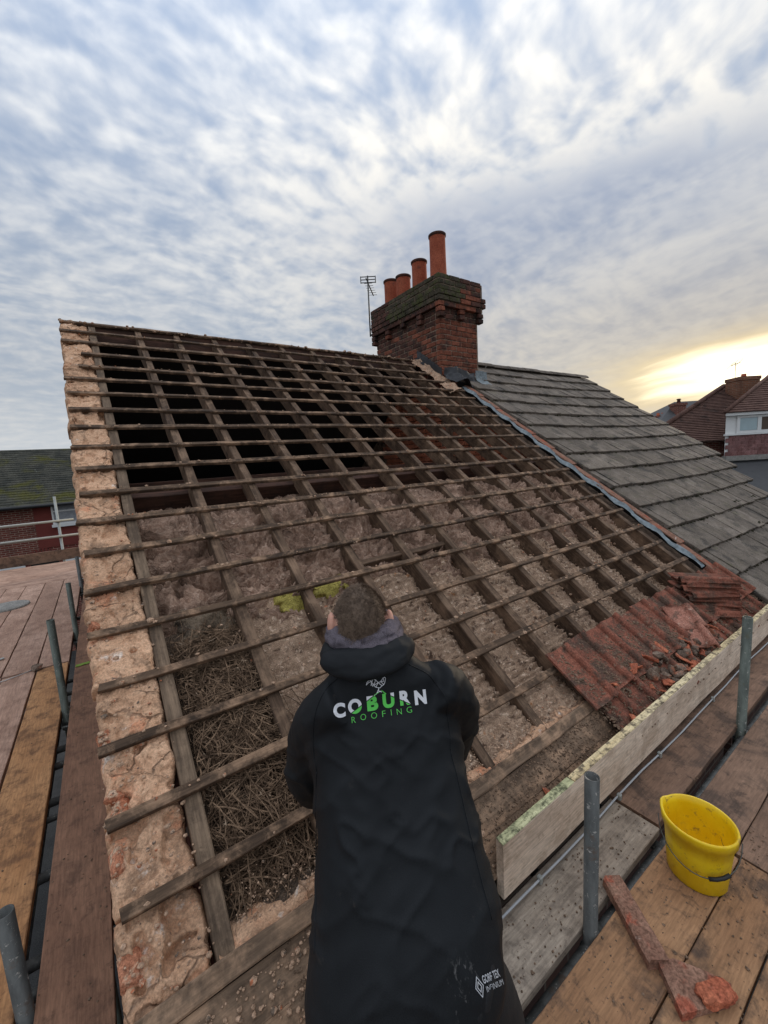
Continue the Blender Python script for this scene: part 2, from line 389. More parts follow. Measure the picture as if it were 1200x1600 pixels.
M['far_brick_x'] = brick_tex('far house side brick', (0.20, 0.055, 0.04), (0.14, 0.035, 0.028), (0.34, 0.25, 0.19), axis='yz')
M['far_brick_red'] = plain('rubbed red brick', (0.19, 0.042, 0.032), 0.9, var=0.2, vs_=3.0)
M['mossroof'] = rough_mat('mossy slate roof', [((0.035, 0.037, 0.032), (0.085, 0.082, 0.065)), ((0.085, 0.082, 0.022), 0.50, 0.66, 0.9), ((0.13, 0.135, 0.11), 0.62, 0.72, 2.2)], 2.0, 14.0, 0.7, 0.03)
M['white'] = plain('white window frame', (0.74, 0.74, 0.72), 0.4, var=0.04)
M['glass'] = plain('window glass', (0.10, 0.12, 0.13), 0.06, 0.0, 0.8, 0.3, 4.0, 0.0)
M['glass_pale'] = plain('frosted window glass', (0.33, 0.44, 0.47), 0.12, 0.0, 0.7, 0.1, 4.0, 0.0)
M['blind'] = plain('brown blind', (0.10, 0.07, 0.05), 0.7, var=0.1)
M['net'] = plain('net curtain', (0.35, 0.36, 0.38), 0.8, var=0.3, vs_=14.0)
M['rooftile_r'] = rough_mat('brown clay roof tiles', [((0.085, 0.046, 0.037), (0.145, 0.085, 0.066)), ((0.055, 0.036, 0.03), 0.55, 0.68, 2.0)], 5.0, 30.0, 0.4, rv=0.1)
M['hang'] = rough_mat('hung wall tiles', [((0.19, 0.088, 0.082), (0.29, 0.16, 0.15)), ((0.12, 0.07, 0.06), 0.58, 0.7, 3.0)], 4.0, 30.0, 0.3, rv=0.18)
M['slate'] = plain('dark slate', (0.06, 0.06, 0.062), 0.6, var=0.2, vs_=5.0)
M['far_chimney'] = brick_tex('orange chimney brick', (0.22, 0.09, 0.05), (0.17, 0.07, 0.04), (0.24, 0.17, 0.12), axis='xz')  # orange brown brick with tan mortar
M['concrete'] = rough_mat('grey concrete', [((0.22, 0.21, 0.19), (0.33, 0.31, 0.28))], 8.0, 50.0, 0.4)
M['black'] = plain('black metal', (0.02, 0.02, 0.022), 0.5)
M['green_strap'] = plain('green webbing', (0.20, 0.30, 0.04), 0.8)
M['leaf'] = plain('shrub leaves', (0.07, 0.10, 0.03), 0.8, var=0.3, vs_=6.0)
M['string'] = plain('white string', (0.6, 0.58, 0.55), 0.9)


# ---------------------------------------------------------------- mesh helpers
def obj(name, mesh, mat=None, parent=None, loc=None, rot=None, mtx=None):
    o = bpy.data.objects.new(name, mesh)
    COL.objects.link(o)
    if mat is not None and mesh is not None and len(mesh.materials) == 0:
        for mm in (mat if isinstance(mat, (list, tuple)) else [mat]):
            mesh.materials.append(mm)
    if parent is not None:
        o.parent = parent
    if mtx is not None:
        o.matrix_local = mtx
    if loc is not None:
        o.location = loc
    if rot is not None:
        o.rotation_euler = rot
    return o


def thing(name, label, cat, loc=(0, 0, 0), group=None):
    o = bpy.data.objects.new(name, None)
    o.empty_display_size = 0.1
    COL.objects.link(o)
    o.location = loc
    tag(o, label, cat, group)
    return o


def tag(o, label=None, cat=None, group=None, kind=None):
    if label:
        o['label'] = label
    if cat:
        o['category'] = cat
    if group:
        o['group'] = group
    if kind:
        o['kind'] = kind
    return o


def mesh_from(name, v, f, smooth=False, mats=None, midx=None):
    me = bpy.data.meshes.new(name)
    me.from_pydata([tuple(map(float, x)) for x in v], [], f)
    if mats:
        for mm in mats:
            me.materials.append(mm)
    if midx is not None:
        me.polygons.foreach_set('material_index', np.asarray(midx, dtype=np.int32))
    if smooth:
        me.polygons.foreach_set('use_smooth', np.ones(len(me.polygons), dtype=bool))
    me.update()
    return me


class MB:
    def __init__(self):
        self.v = []
        self.f = []

    def add(self, v, f):
        o = len(self.v)
        self.v += [tuple(x) for x in v]
        self.f += [tuple(i + o for i in q_) for q_ in f]
        return self

    def box(self, a, b):
        x0, y0, z0_ = a
        x1, y1, z1 = b
        v = [(x0, y0, z0_), (x1, y0, z0_), (x1, y1, z0_), (x0, y1, z0_), (x0, y0, z1), (x1, y0, z1), (x1, y1, z1), (x0, y1, z1)]
        f = [(3, 2, 1, 0), (4, 5, 6, 7), (0, 1, 5, 4), (1, 2, 6, 5), (2, 3, 7, 6), (3, 0, 4, 7)]
        return self.add(v, f)

    def mesh(self, name, smooth=False):
        return mesh_from(name, self.v, self.f, smooth)


def cbox(sx, sy, sz, b, jit=0.0, seed=0):
    """chamfered box centred on the origin"""
    r_ = random.Random(seed)
    hx, hy, hz_ = sx / 2, sy / 2, sz / 2
    v = []
    idx = {}
    for ix in (-1, 1):
        for iy in (-1, 1):
            for iz in (-1, 1):
                j = [r_.uniform(-jit, jit) for _ in range(3)]
                for ax in range(3):
                    p = [ix * hx, iy * hy, iz * hz_]
                    for o_ in range(3):
                        if o_ != ax:
                            p[o_] -= (ix, iy, iz)[o_] * b
                    idx[(ix, iy, iz, ax)] = len(v)
                    v.append([p[i] + j[i] for i in range(3)])
    f = []
    for ax in range(3):
        for s in (-1, 1):
            o1, o2 = [(1, 2), (2, 0), (0, 1)][ax]
            q_ = []
            for (a, c) in ((-1, -1), (1, -1), (1, 1), (-1, 1)):
                k_ = [0, 0, 0]
                k_[ax] = s
                k_[o1] = a
                k_[o2] = c
                q_.append(idx[(*k_, ax)])
            f.append(q_ if s > 0 else q_[::-1])
    for ax in range(3):
        o1, o2 = [(1, 2), (2, 0), (0, 1)][ax]
        for a in (-1, 1):
            for c in (-1, 1):
                k0 = [0, 0, 0]
                k1 = [0, 0, 0]
                k0[ax], k1[ax] = -1, 1
                k0[o1] = k1[o1] = a
                k0[o2] = k1[o2] = c
                q_ = [idx[(*k0, o1)], idx[(*k1, o1)], idx[(*k1, o2)], idx[(*k0, o2)]]
                f.append(q_ if a * c < 0 else q_[::-1])
    for ix in (-1, 1):
        for iy in (-1, 1):
            for iz in (-1, 1):
                q_ = [idx[(ix, iy, iz, 0)], idx[(ix, iy, iz, 1)], idx[(ix, iy, iz, 2)]]
                f.append(q_ if ix * iy * iz > 0 else q_[::-1])
    return v, f


def plank_vf(L, Wd, T, nseg=10, jit=0.002, ch=0.004, seed=0, bow=0.0):
    """board along local x from 0 to L, width y centred, top face at z = 0"""
    r_ = random.Random(seed)
    prof = [(-Wd / 2 + ch, 0), (-Wd / 2, -ch), (-Wd / 2, -T + ch), (-Wd / 2 + ch, -T), (Wd / 2 - ch, -T), (Wd / 2, -T + ch), (Wd / 2, -ch), (Wd / 2 - ch, 0)]
    v, f = [], []
    ph = r_.uniform(0, 6.28)
    for i in range(nseg + 1):
        t_ = i / nseg
        oy = r_.uniform(-jit, jit) + bow * math.sin(t_ * 3.1416 + 0) * math.cos(ph)
        oz = r_.uniform(-jit, jit)
        ex = r_.uniform(-jit, jit) * 2 if i in (0, nseg) else 0
        for (y, z) in prof:
            v.append((t_ * L + ex * (1 if y > 0 else -1), y + oy + r_.uniform(-jit, jit) * 0.5, z + oz + r_.uniform(-jit, jit) * 0.4))
    for i in range(nseg):
        for j in range(8):
            a = i * 8 + j
            b_ = i * 8 + (j + 1) % 8
            f.append((a, b_, b_ + 8, a + 8))
    f.append(tuple(range(8))[::-1])
    f.append(tuple(nseg * 8 + j for j in range(8)))
    return v, f


def plank(name, L, Wd, T, **kw):
    v, f = plank_vf(L, Wd, T, **kw)
    return mesh_from(name, v, [tuple(reversed(x)) for x in f])


def tube_path(pts, rad, n=10, caps=True):
    """tube through points; rad a float or a list"""
    pts = [Vector(p) for p in pts]
    rads = rad if isinstance(rad, (list, tuple)) else [rad] * len(pts)
    v, f = [], []
    prev = None
    for i, p in enumerate(pts):
        tdir = (pts[min(i + 1, len(pts) - 1)] - pts[max(i - 1, 0)]).normalized()
        if prev is None:
            a = Vector((0, 0, 1)) if abs(tdir.z) < 0.9 else Vector((1, 0, 0))
            n1_ = tdir.cross(a).normalized()
        else:
            n1_ = (prev - tdir * prev.dot(tdir)).normalized()
        prev = n1_
        n2_ = tdir.cross(n1_)
        for j in range(n):
            a = 2 * math.pi * j / n
            v.append(p + (n1_ * math.cos(a) + n2_ * math.sin(a)) * rads[i])
    for i in range(len(pts) - 1):
        for j in range(n):
            a = i * n + j
            b_ = i * n + (j + 1) % n
            f.append((a, b_, b_ + n, a + n))
    if caps:
        f.append(tuple(range(n))[::-1])
        f.append(tuple((len(pts) - 1) * n + j for j in range(n)))
    return v, f


def lathe(prof, n=32):
    """prof: (radius, z) list"""
    v, f = [], []
    for (r_, z) in prof:
        for j in range(n):
            a = 2 * math.pi * j / n
            v.append((r_ * math.cos(a), r_ * math.sin(a), z))
    for i in range(len(prof) - 1):
        for j in range(n):
            a = i * n + j
            b_ = i * n + (j + 1) % n
            f.append((a, b_, b_ + n, a + n))
    return v, f


def hash3(ix, iy, iz, s):
    h = (ix.astype(np.int64) * 374761393 + iy.astype(np.int64) * 668265263 + iz.astype(np.int64) * 2147483647 + s * 1274126177) & 0x7fffffff
    h = ((h ^ (h >> 13)) * 1274126177) & 0x7fffffff
    h = ((h ^ (h >> 16)) * 668265263) & 0x7fffffff
    return ((h ^ (h >> 15)) & 0xffff) / 65535.0


def vnoise(p, s=0):
    p = np.asarray(p, float)
    i = np.floor(p).astype(np.int64)
    fr = p - i
    u = fr * fr * (3 - 2 * fr)
    res = 0
    for dx in (0, 1):
        for dy in (0, 1):
            for dz in (0, 1):
                w = (u[:, 0] if dx else 1 - u[:, 0]) * (u[:, 1] if dy else 1 - u[:, 1]) * (u[:, 2] if dz else 1 - u[:, 2])
                res = res + w * hash3(i[:, 0] + dx, i[:, 1] + dy, i[:, 2] + dz, s)
    return res * 2 - 1


def fbm(p, scale, octs=4, s=0, gain=0.5):
    p = np.asarray(p, float) * scale
    a, t_ = 1.0, 0
    tot = 0
    for o_ in range(octs):
        t_ = t_ + a * vnoise(p + o_ * 17.3, s + o_)
        tot += a
        a *= gain
        p = p * 2.03
    return t_ / tot


def grid_vf(nu, nv):
    idx = np.arange((nu + 1) * (nv + 1)).reshape(nu + 1, nv + 1)
    return [(int(idx[i, j]), int(idx[i + 1, j]), int(idx[i + 1, j + 1]), int(idx[i, j + 1])) for i in range(nu) for j in range(nv)]


def rock(seed, r_=1.0, flat=1.0, sub=1):
    bm = bmesh.new()
    bmesh.ops.create_icosphere(bm, subdivisions=sub, radius=r_)
    rr = random.Random(seed)
    for v in bm.verts:
        v.co *= rr.uniform(0.68, 1.2)
        v.co.z *= flat
    me = bpy.data.meshes.new('rock')
    bm.to_mesh(me)
    bm.free()
    return me


# roof frame: u along the eaves, s up the slope, h out of the slope
TH = 0.6234
CT, ST = math.cos(TH), math.sin(TH)


def RP(u, s, h=0.0):
    return Vector((u, s * CT - h * ST, s * ST + h * CT))


def roof_mtx(u, s, h, rot=0.0, tilt=0.0):
    m = Matrix(((1, 0, 0, u), (0, CT, -ST, RP(0, s, h).y), (0, ST, CT, RP(0, s, h).z), (0, 0, 0, 1)))
    return m @ Matrix.Rotation(rot, 4, 'Z') @ Matrix.Rotation(tilt, 4, 'X')


GAUGE = 0.25
RIDGE_S = 5.02
DECK = -0.30
GROUND = -5.4

# ================================================================= THE SETTING
g = MB().add([(-400, -400, GROUND), (400, -400, GROUND), (400, 400, GROUND), (-400, 400, GROUND)], [(0, 1, 2, 3)])
tag(obj('ground', g.mesh('ground'), M['ground']), kind='structure')

# ================================================================= THE HOUSE WITH THE STRIPPED ROOF
house = thing('terraced_house', 'brick house whose roof is stripped to bare battens and rafters', 'house', (0, 0, 0))


def prism_x(x0, x1, prof):
    n = len(prof)
    v = [(x0, y, z) for y, z in prof] + [(x1, y, z) for y, z in prof]
    f = [tuple(range(n)), tuple(range(2 * n - 1, n - 1, -1))]
    f += [(i, i + n, (i + 1) % n + n, (i + 1) % n) for i in range(n)]
    return v, f


RY, RZ = RIDGE_S * CT, RIDGE_S * ST
hh = 0.085 / CT
gable_prof = [(0.03, GROUND), (0.03, -0.11), (RY, RZ - hh), (2 * RY - 0.03, -0.11), (2 * RY - 0.03, GROUND)]
w = MB()
w.add(*prism_x(0.012, 0.225, gable_prof))
obj('gable_wall', w.mesh('gable_wall'), M['wall_brick_x'], house)
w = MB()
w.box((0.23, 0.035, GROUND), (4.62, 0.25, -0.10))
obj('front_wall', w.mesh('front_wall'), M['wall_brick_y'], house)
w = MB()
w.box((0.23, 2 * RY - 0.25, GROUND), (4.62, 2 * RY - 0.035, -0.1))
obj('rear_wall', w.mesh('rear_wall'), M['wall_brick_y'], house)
# rear slope, closing the loft, coloured near-black for the loft's shade
w = MB()
w.add(*prism_x(0.0, 4.66, [(RY + 0.02, RZ - 0.005), (2 * RY + 0.2, -0.14), (2 * RY + 0.2, -0.30), (RY + 0.02, RZ - 0.13)]))
obj('rear_slope', w.mesh('rear_slope'), M['gap_dark'], house)
# ridge board
obj('ridge_board', plank('ridge_board', 4.40, 0.032, 0.17, nseg=14, jit=0.003, seed=3), M['old_timber'], house, mtx=Matrix.Translation((0.05, RY, RZ - 0.03)))
# party wall inside the loft
pw = MB()
pw.add(*prism_x(4.66, 4.86, [(0.05, -0.2), (0.05, -0.06), (RY, RZ - 0.13), (2 * RY, -0.10), (2 * RY, -0.2)]))
party = obj('party_wall', pw.mesh('party_wall'), M['joint'], house)
lb_mesh = []
for i in range(5):
    v, f = cbox(0.03, 0.214, 0.064, 0.006, 0.004, i)
    me = mesh_from('loft_brick', v, f)
    me.materials.append(M['loft_brick'])
    lb_mesh.append(me)
nb = 0
for c_ in range(13, 38):
    z = -0.02 + c_ * 0.0755
    for b_ in range(0, 24):
        y = 0.1 + b_ * 0.226 + (0.113 if c_ % 2 else 0)
        if y < 3.40 and z < y * math.tan(TH) - 0.17 and y > 1.25 and nb < 285:
            obj('brick', lb_mesh[random.randrange(5)], None, party, loc=(4.651 + random.uniform(-0.006, 0.004), y, z))
            nb += 1

breast = obj('chimney_breast', MB().box((4.556, 3.56, 1.0), (4.66, 5.26, 2.44)).mesh('chimney_breast'), M['joint'], house)
for c_ in range(0, 18):
    z = 1.05 + c_ * 0.0755
    for b_ in range(0, 8):
        y = 3.66 + b_ * 0.226 + (0.09 if c_ % 2 else 0)
        if y < 5.2:
            obj('brick', lb_mesh[random.randrange(5)], None, breast, loc=(4.547 + random.uniform(-0.006, 0.004), y, z))

# rafters
RAFT = [0.26, 0.635, 1.01, 1.42, 1.82, 2.23, 2.64, 3.03, 3.42, 3.80, 4.18, 4.56]
for i, u in enumerate(RAFT):
    L = 4.98 if u < 4.2 else 4.25
    me = plank('rafter', L, 0.056, 0.125, nseg=16, jit=0.0022, ch=0.004, seed=20 + i, bow=0.008)
    mt = roof_mtx(u + random.uniform(-.006, .006), 0.03, -0.021 - random.uniform(0, 0.004), math.pi / 2 + random.uniform(-0.002, 0.002))
    obj('rafter', me, M['verge_rafter'] if i == 0 else M['rafter'], house, mtx=mt)

# battens: 1 ... 19 and the heavier eaves batten
for n in range(1, 20):
    s = n * GAUGE + random.uniform(-0.006, 0.006)
    u0 = random.uniform(-0.012, 0.02)
    u1 = 4.67 + random.uniform(-0.02, 0.015)
    if n in (16, 17):
        u0 = 0.10 + 0.03 * (n - 16)
    if n >= 17:
        u1 = 4.50 - 0.12 * (n - 17) + random.uniform(-.03, .03)
    wd = 0.036 + random.uniform(-0.003, 0.005)
    me = plank('batten', u1 - u0, wd, 0.023, nseg=26, jit=0.0022, ch=0.003, seed=60 + n, bow=0.012)
    obj('batten', me, M['batten'], house, mtx=roof_mtx(u0, s, 0.003 + random.uniform(-0.002, 0.003), random.uniform(-0.0022, 0.0022), random.uniform(-0.06, 0.06)))
me = plank('eaves_batten', 2.22, 0.055, 0.045, nseg=18, jit=0.003, ch=0.004, seed=91)
obj('eaves_batten', me, M['eaves'], house, mtx=roof_mtx(-0.01, 0.0, 0.006, 0.0, 0.1))
# top batten under the ridge
me = plank('batten', 4.33, 0.04, 0.025, nseg=24, jit=0.004, ch=0.003, seed=97, bow=0.012)
obj('batten', me, M['batten'], house, mtx=roof_mtx(0.0, 4.985, 0.004, 0.0))
# boards and sole plate below the eaves
me = plank('eaves_board', 4.9, 0.118, 0.02, nseg=18, jit=0.002, ch=0.002, seed=101)
obj('eaves_board', me, M['eaves'], house, mtx=Matrix.Translation((-0.01, -0.060, -0.062)) @ Matrix.Rotation(0.70, 4, 'X'))
me = plank('eaves_board', 4.9, 0.118, 0.02, nseg=18, jit=0.002, ch=0.002, seed=102)
obj('eaves_board', me, M['eaves'], house, mtx=Matrix.Translation((0.0, -0.149, -0.140)) @ Matrix.Rotation(0.72, 4, 'X'))
gut = MB()
gv = []
for x in (-0.05, 4.95):
    for a in range(9):
        an = math.pi + math.pi * a / 8
        gv.append((x, -0.135 + 0.055 * math.cos(an), -0.245 + 0.05 * math.sin(an)))
gut.add(gv, [(a, a + 1, a + 10, a + 9) for a in range(8)])
obj('gutter', gut.mesh('gutter', True), M['black'], house)


# verge mortar beds, one between each pair of battens
def mortar_bed(seed, n, L):
    nu, nv = 44, 44
    uu, ss = np.meshgrid(np.linspace(0, 1, nu + 1), np.linspace(0, 1, nv + 1), indexing='ij')
    U = uu.ravel()
    S = ss.ravel()
    W_ = 0.222
    pos = np.stack([U * W_, S * L, np.full_like(U, seed * 1.37)], 1)
    edge_u = fbm(np.stack([S * L * 1.0, np.full_like(S, seed * 3.1), S * 0], 1), 16, 4, 5) * 0.022
    edge_l = fbm(np.stack([S * L, np.full_like(S, seed * 5.1), S * 0], 1), 14, 4, 9) * 0.024
    edge_s = fbm(np.stack([U * W_, np.full_like(S, seed * 4.7), S * 0], 1), 18, 4, 6) * 0.016
    u = -0.004 + edge_l * (1 - U) + U * (W_ + edge_u * U)
    s = S * (L) + edge_s * np.sin(np.pi * np.clip(S, 0, 1)) * 0.6 + edge_s * 0.3
    h = fbm(pos, 9, 4, 2, 0.5) * 0.006 + fbm(pos, 34, 4, 11) * 0.004
    # ledges: broken plates of mortar
    pl = fbm(pos + 3.3, 7.5, 3, 14)
    h += np.clip((pl - 0.08) * 30, 0, 1) * 0.009 - np.clip((-0.20 - pl) * 30, 0, 1) * 0.016
    pl2 = fbm(pos + 23.3, 13, 3, 15)
    h += np.clip((pl2 - 0.12) * 30, 0, 1) * 0.005 - np.clip((-0.26 - pl2) * 30, 0, 1) * 0.009
    if n == 0:
        h -= np.clip((U - 0.48 + pl2 * 0.1) * 12, 0, 1) * np.clip((S - 0.30 + pl * 0.15) * 10, 0, 1) * 0.045
    if n == 1:
        h -= np.clip((U - 0.62 + pl2 * 0.1) * 12, 0, 1) * np.clip((0.75 - np.abs(S - 0.5) * 2 + pl * 0.2) * 8, 0, 1) * 0.035
    cr = np.abs(fbm(pos + 7.7, 8.5, 3, 21))
    h -= np.clip(0.016 - cr, 0, 0.016) * 0.7
    # chewed edges
    e = np.minimum(np.minimum(U, 1 - U) * 7, np.minimum(S + 0.04, 1.04 - S) * 9)
    h -= np.clip(1 - e * 1.8, 0, 1) ** 2 * 0.030
    hole = fbm(pos + 13.1, 13, 2, 31)
    if n in (0, 1, 2, 4, 12):
        h -= np.clip((hole - 0.40) * 20, 0, 1) * 0.03
    v = [RP(a, b_, c_) for a, b_, c_ in zip(u, s, h)]
    f = grid_vf(nu, nv)
    # skirt down to the wall
    base = len(v)
    bd = [(i * (nv + 1)) for i in range(nu + 1)] + [nu * (nv + 1) + j for j in range(1, nv + 1)] + [i * (nv + 1) + nv for i in range(nu - 1, -1, -1)] + [j for j in range(nv - 1, 0, -1)]
    for b_ in bd:
        v.append(RP(u[b_], s[b_], -0.085))
    nb_ = len(bd)
    for i in range(nb_):
        j = (i + 1) % nb_
        f.append((bd[j], bd[i], base + i, base + j))
    return mesh_from('mortar_bed', v, f, True)


for n in range(0, 20):
    me = mortar_bed(n, n, GAUGE - 0.012)
    obj('mortar_bed', me, M['mortar'], house, mtx=Matrix.Translation(RP(0.0, n * GAUGE + 0.008, -0.026)))
# bricks showing at the outer edge of the lower verge
for i, (s, u, l) in enumerate(((0.14, 0.012, 0.11), (0.40, 0.008, 0.10), (0.545, 0.03, 0.09), (0.60, 0.012, 0.06), (0.80, 0.010, 0.09), (1.06, 0.006, 0.06), (1.33, 0.010, 0.07))):
    v, f = cbox(0.045, l * 0.8, 0.05, 0.010, 0.010, 200 + i)
    obj('brick', mesh_from('brick', v, f), M['verge_brick'], house, mtx=roof_mtx(u + 0.014, s, -0.050, 0.2 * math.sin(i * 2.1)))

nu, nv = 150, 16
uu, ss = np.meshgrid(np.linspace(0.235, 2.30, nu + 1), np.linspace(0, 1, nv + 1), indexing='ij')
U, S = uu.ravel(), ss.ravel()
wdt = 0.075 + fbm(np.stack([U, U * 0, U * 0], 1), 6, 4, 231) * 0.06
pos = np.stack([U, S * wdt, S * 0], 1)
h = -0.045 + np.sin(np.pi * np.clip(0.35 + S * 0.65, 0, 1)) * 0.022 + fbm(pos, 22, 5, 233) * 0.020 - S ** 2 * 0.05
v = [RP(a, b_, c_) for a, b_, c_ in zip(U, 0.022 + S * wdt, h)]
obj('loose_mortar', mesh_from('loose_mortar', v, grid_vf(nu, nv), True), M['mortar'], house)

# lath-and-plaster backs between the lower rafters
for i in range(2, len(RAFT) - 1):
    u0, u1 = RAFT[i] + 0.026, RAFT[i + 1] - 0.026
    s0, s1 = 0.03, 1.30 + random.uniform(-0.06, 0.08)
    nu, nv = 34, 130
    uu, ss = np.meshgrid(np.linspace(u0, u1, nu + 1), np.linspace(s0, s1, nv + 1), indexing='ij')
    U, S = uu.ravel(), ss.ravel()
    pos = np.stack([U, S, np.zeros_like(U)], 1)
    wob = fbm(pos * np.array([1, 1, 1]), 6, 3, 3) * 0.014
    ph = ((S + wob) / 0.036) % 1.0
    key = np.clip(np.minimum(ph, 1 - ph) * 4.0, 0, 1) ** 0.6
    h = -0.128 + key * 0.022 * np.clip(0.7 + fbm(pos * np.array([1, 2, 1]) + 4, 8, 3, 8) * 1.5, 0, 1.5) + fbm(pos * np.array([1, 2.2, 1]), 30, 4, 4) * 0.012 + fbm(pos, 5, 2, 6) * 0.016
    h += np.where(fbm(pos * np.array([1, 1.8, 1]) + 9, 14, 3, 12) > 0.30, 0.010, 0)
    lowf = np.clip((0.30 - S) / 0.12, 0, 1)
    h += lowf * 0.075
    ed = np.minimum(U - u0, u1 - U)
    h -= np.clip(0.03 - ed, 0, 0.03) * 0.5
    v = [RP(a, b_, c_) for a, b_, c_ in zip(U, S, h)]
    obj('plaster_panel', mesh_from('plaster_panel', v, grid_vf(nu, nv), True), M['plaster'], house)
# one more strip at the very left part, under the nest, and behind the worker
for i in (0, 1):
    u0, u1 = RAFT[i] + 0.024, RAFT[i + 1] - 0.024
    nu, nv = 26, 90
    s1 = 1.22 if i == 0 else 1.32
    uu, ss = np.meshgrid(np.linspace(u0, u1, nu + 1), np.linspace(0.0, s1, nv + 1), indexing='ij')
    U, S = uu.ravel(), ss.ravel()
    pos = np.stack([U, S, np.zeros_like(U)], 1)
    h = -0.105 + fbm(pos, 9, 4, 41) * 0.025
    lowf = np.clip((0.14 - S) / 0.08, 0, 1)
    h += lowf * 0.065
    v = [RP(a, b_, c_) for a, b_, c_ in zip(U, S, h)]
    obj('nest_bed', mesh_from('nest_bed', v, grid_vf(nu, nv), True), M['nestbed'] if i == 0 else M['plaster'], house)

# purlin, ceiling joist ends and loft timbers
me = plank('purlin', 4.42, 0.075, 0.17, nseg=16, jit=0.003, seed=120)
obj('purlin', me, M['old_timber'], house, mtx=roof_mtx(0.23, 2.36, -0.125))
me = plank('binder', 4.3, 0.06, 0.06, nseg=10, jit=0.003, seed=121)
obj('binder', me, M['old_timber'], house, mtx=Matrix.Translation((0.24, 3.1, 1.32)))
for i in range(0, 11):
    u = RAFT[i] + 0.055
    me = plank('ceiling_joist', 4.1, 0.045, 0.09, nseg=8, jit=0.003, seed=130 + i)
    obj('ceiling_joist', me, M['old_timber'], house, mtx=Matrix.Translation((u, 2.45, 1.04)) @ Matrix.Rotation(math.pi / 2, 4, 'Z'))
for i in range(1, 11):
    # noggin battens seen between the rafters low down
    if i in (3, 4):
        me = plank('noggin', RAFT[i + 1] - RAFT[i] - 0.05, 0.04, 0.05, nseg=4, jit=0.003, seed=150 + i)
        obj('noggin', me, M['rafter'], house, mtx=roof_mtx(RAFT[i] + 0.025, 1.36, -0.055, 0.03))

# ---------------------------------------------------------------- glass wool on the sloping ceiling and the loft floor
nu, nv = 520, 230
uu, tt = np.meshgrid(np.linspace(0.23, 4.65, nu + 1), np.linspace(0, 1, nv + 1), indexing='ij')
U, T_ = uu.ravel(), tt.ravel()
s = 1.20 + T_ ** 1.7 * 2.3
slope_y = s * CT
slope_z = s * ST - 0.195
flat_y = 1.55 + (s - 2.0) * 2.6
k_ = np.clip((s - 1.9) / 0.25, 0, 1)
k_ = k_ * k_ * (3 - 2 * k_)
Y = slope_y * (1 - k_) + np.maximum(flat_y, slope_y) * k_
Z = np.minimum(slope_z, 1.07)
pos = np.stack([U, Y, Z], 1)
wr = np.stack([fbm(pos, 4, 3, 71), fbm(pos + 5, 4, 3, 72), fbm(pos + 9, 4, 3, 73)], 1) * 0.16
an = np.array([1.0, 1.8, 1.3])
r1 = 1 - np.abs(fbm((pos + wr) * an, 6.5, 3, 50)) * 2.4
r2 = 1 - np.abs(fbm((pos + wr * 1.3) * an, 15, 3, 54)) * 2.4
hn = r1 * 0.070 + r2 * 0.030 + fbm(pos, 2.6, 3, 53) * 0.05 + fbm(pos + wr, 40, 2, 56) * 0.008
low = np.clip((1.36 - s + 0.06 * np.sin(U * 5.0)) / 0.14, 0, 1)
hn = hn - low * 0.07
hn = np.where(s > 1.36, np.minimum(hn, 0.105), hn)
v = np.stack([U + fbm(pos + 3, 9, 2, 58) * 0.012, Y - hn * 0.45, Z + hn], 1)
tag(obj('glass_wool', mesh_from('glass_wool', v, grid_vf(nu, nv), True), M['insul']), 'crumpled dusty pink glass wool quilt laid between the joists', 'insulation', kind='stuff')


def blob_sheet(name, u0, u1, s0, s1, h0, amp, mat, seed, n=28, droop=0.0):
    uu, ss = np.meshgrid(np.linspace(0, 1, n + 1), np.linspace(0, 1, n + 1), indexing='ij')
    U, S = uu.ravel(), ss.ravel()
    pos = np.stack([u0 + U * (u1 - u0), s0 + S * (s1 - s0), np.full_like(U, seed)], 1)
    ec = fbm(np.stack([U * 2, S * 2, np.full_like(U, seed)], 1), 2.0, 3, seed)
    h = h0 + fbm(pos, 12, 4, seed) * amp + fbm(pos, 40, 3, seed + 1) * amp * 0.4
    e = np.minimum(np.minimum(U, 1 - U), np.minimum(S, 1 - S)) * 5
    h -= np.clip(1 - e, 0, 1) ** 2 * 0.05
    uo = pos[:, 0] + ec * 0.05
    so = pos[:, 1] + ec * 0.05 - droop * (U - 0.5) ** 2
    v = [RP(a, b_, c_) for a, b_, c_ in zip(uo, so, h)]
    return obj(name, mesh_from(name, v, grid_vf(n, n), True), mat)


tag(blob_sheet('yellow_insulation', 0.84, 1.02, 1.15, 1.30, -0.075, 0.030, M['yellow_wool'], 301), 'scrap of yellow glass wool beside the head of the worker, left piece', 'insulation', 'yellow insulation scraps')
tag(blob_sheet('yellow_insulation', 1.06, 1.32, 1.20, 1.33, -0.080, 0.026, M['yellow_wool'], 311), 'scrap of yellow glass wool just above the head of the worker, right piece', 'insulation', 'yellow insulation scraps')
tag(blob_sheet('hessian_sheet', 0.32, 0.62, 1.14, 1.36, -0.085, 0.03, M['felt'], 321), 'limp brown felt sheet hanging above the twig nest', 'felt')
tag(blob_sheet('hessian_sheet', 2.30, 2.60, 1.22, 1.50, -0.11, 0.03, M['felt'], 331), 'limp dark felt scrap between rafters right of the worker', 'felt')

# ---------------------------------------------------------------- twig nest in the left bays
tw = MB()
rr = random.Random(5)


def twig(u, s, h, ang, L, rad, curl):
    pts = []
    a = ang
    uu_, ss_, hh_ = u, s, h
    n = 5
    dh = rr.uniform(-0.25, 0.25)
    for i in range(n):
        pts.append(RP(uu_, ss_, hh_))
        uu_ += math.cos(a) * L / n
        ss_ += math.sin(a) * L / n
        hh_ += dh * L / n
        uu_ = min(max(uu_, 0.286), 1.0)
        a += curl / n
        dh -= 0.05
    v, f = tube_path(pts, rad, 3, False)
    tw.add(v, f)


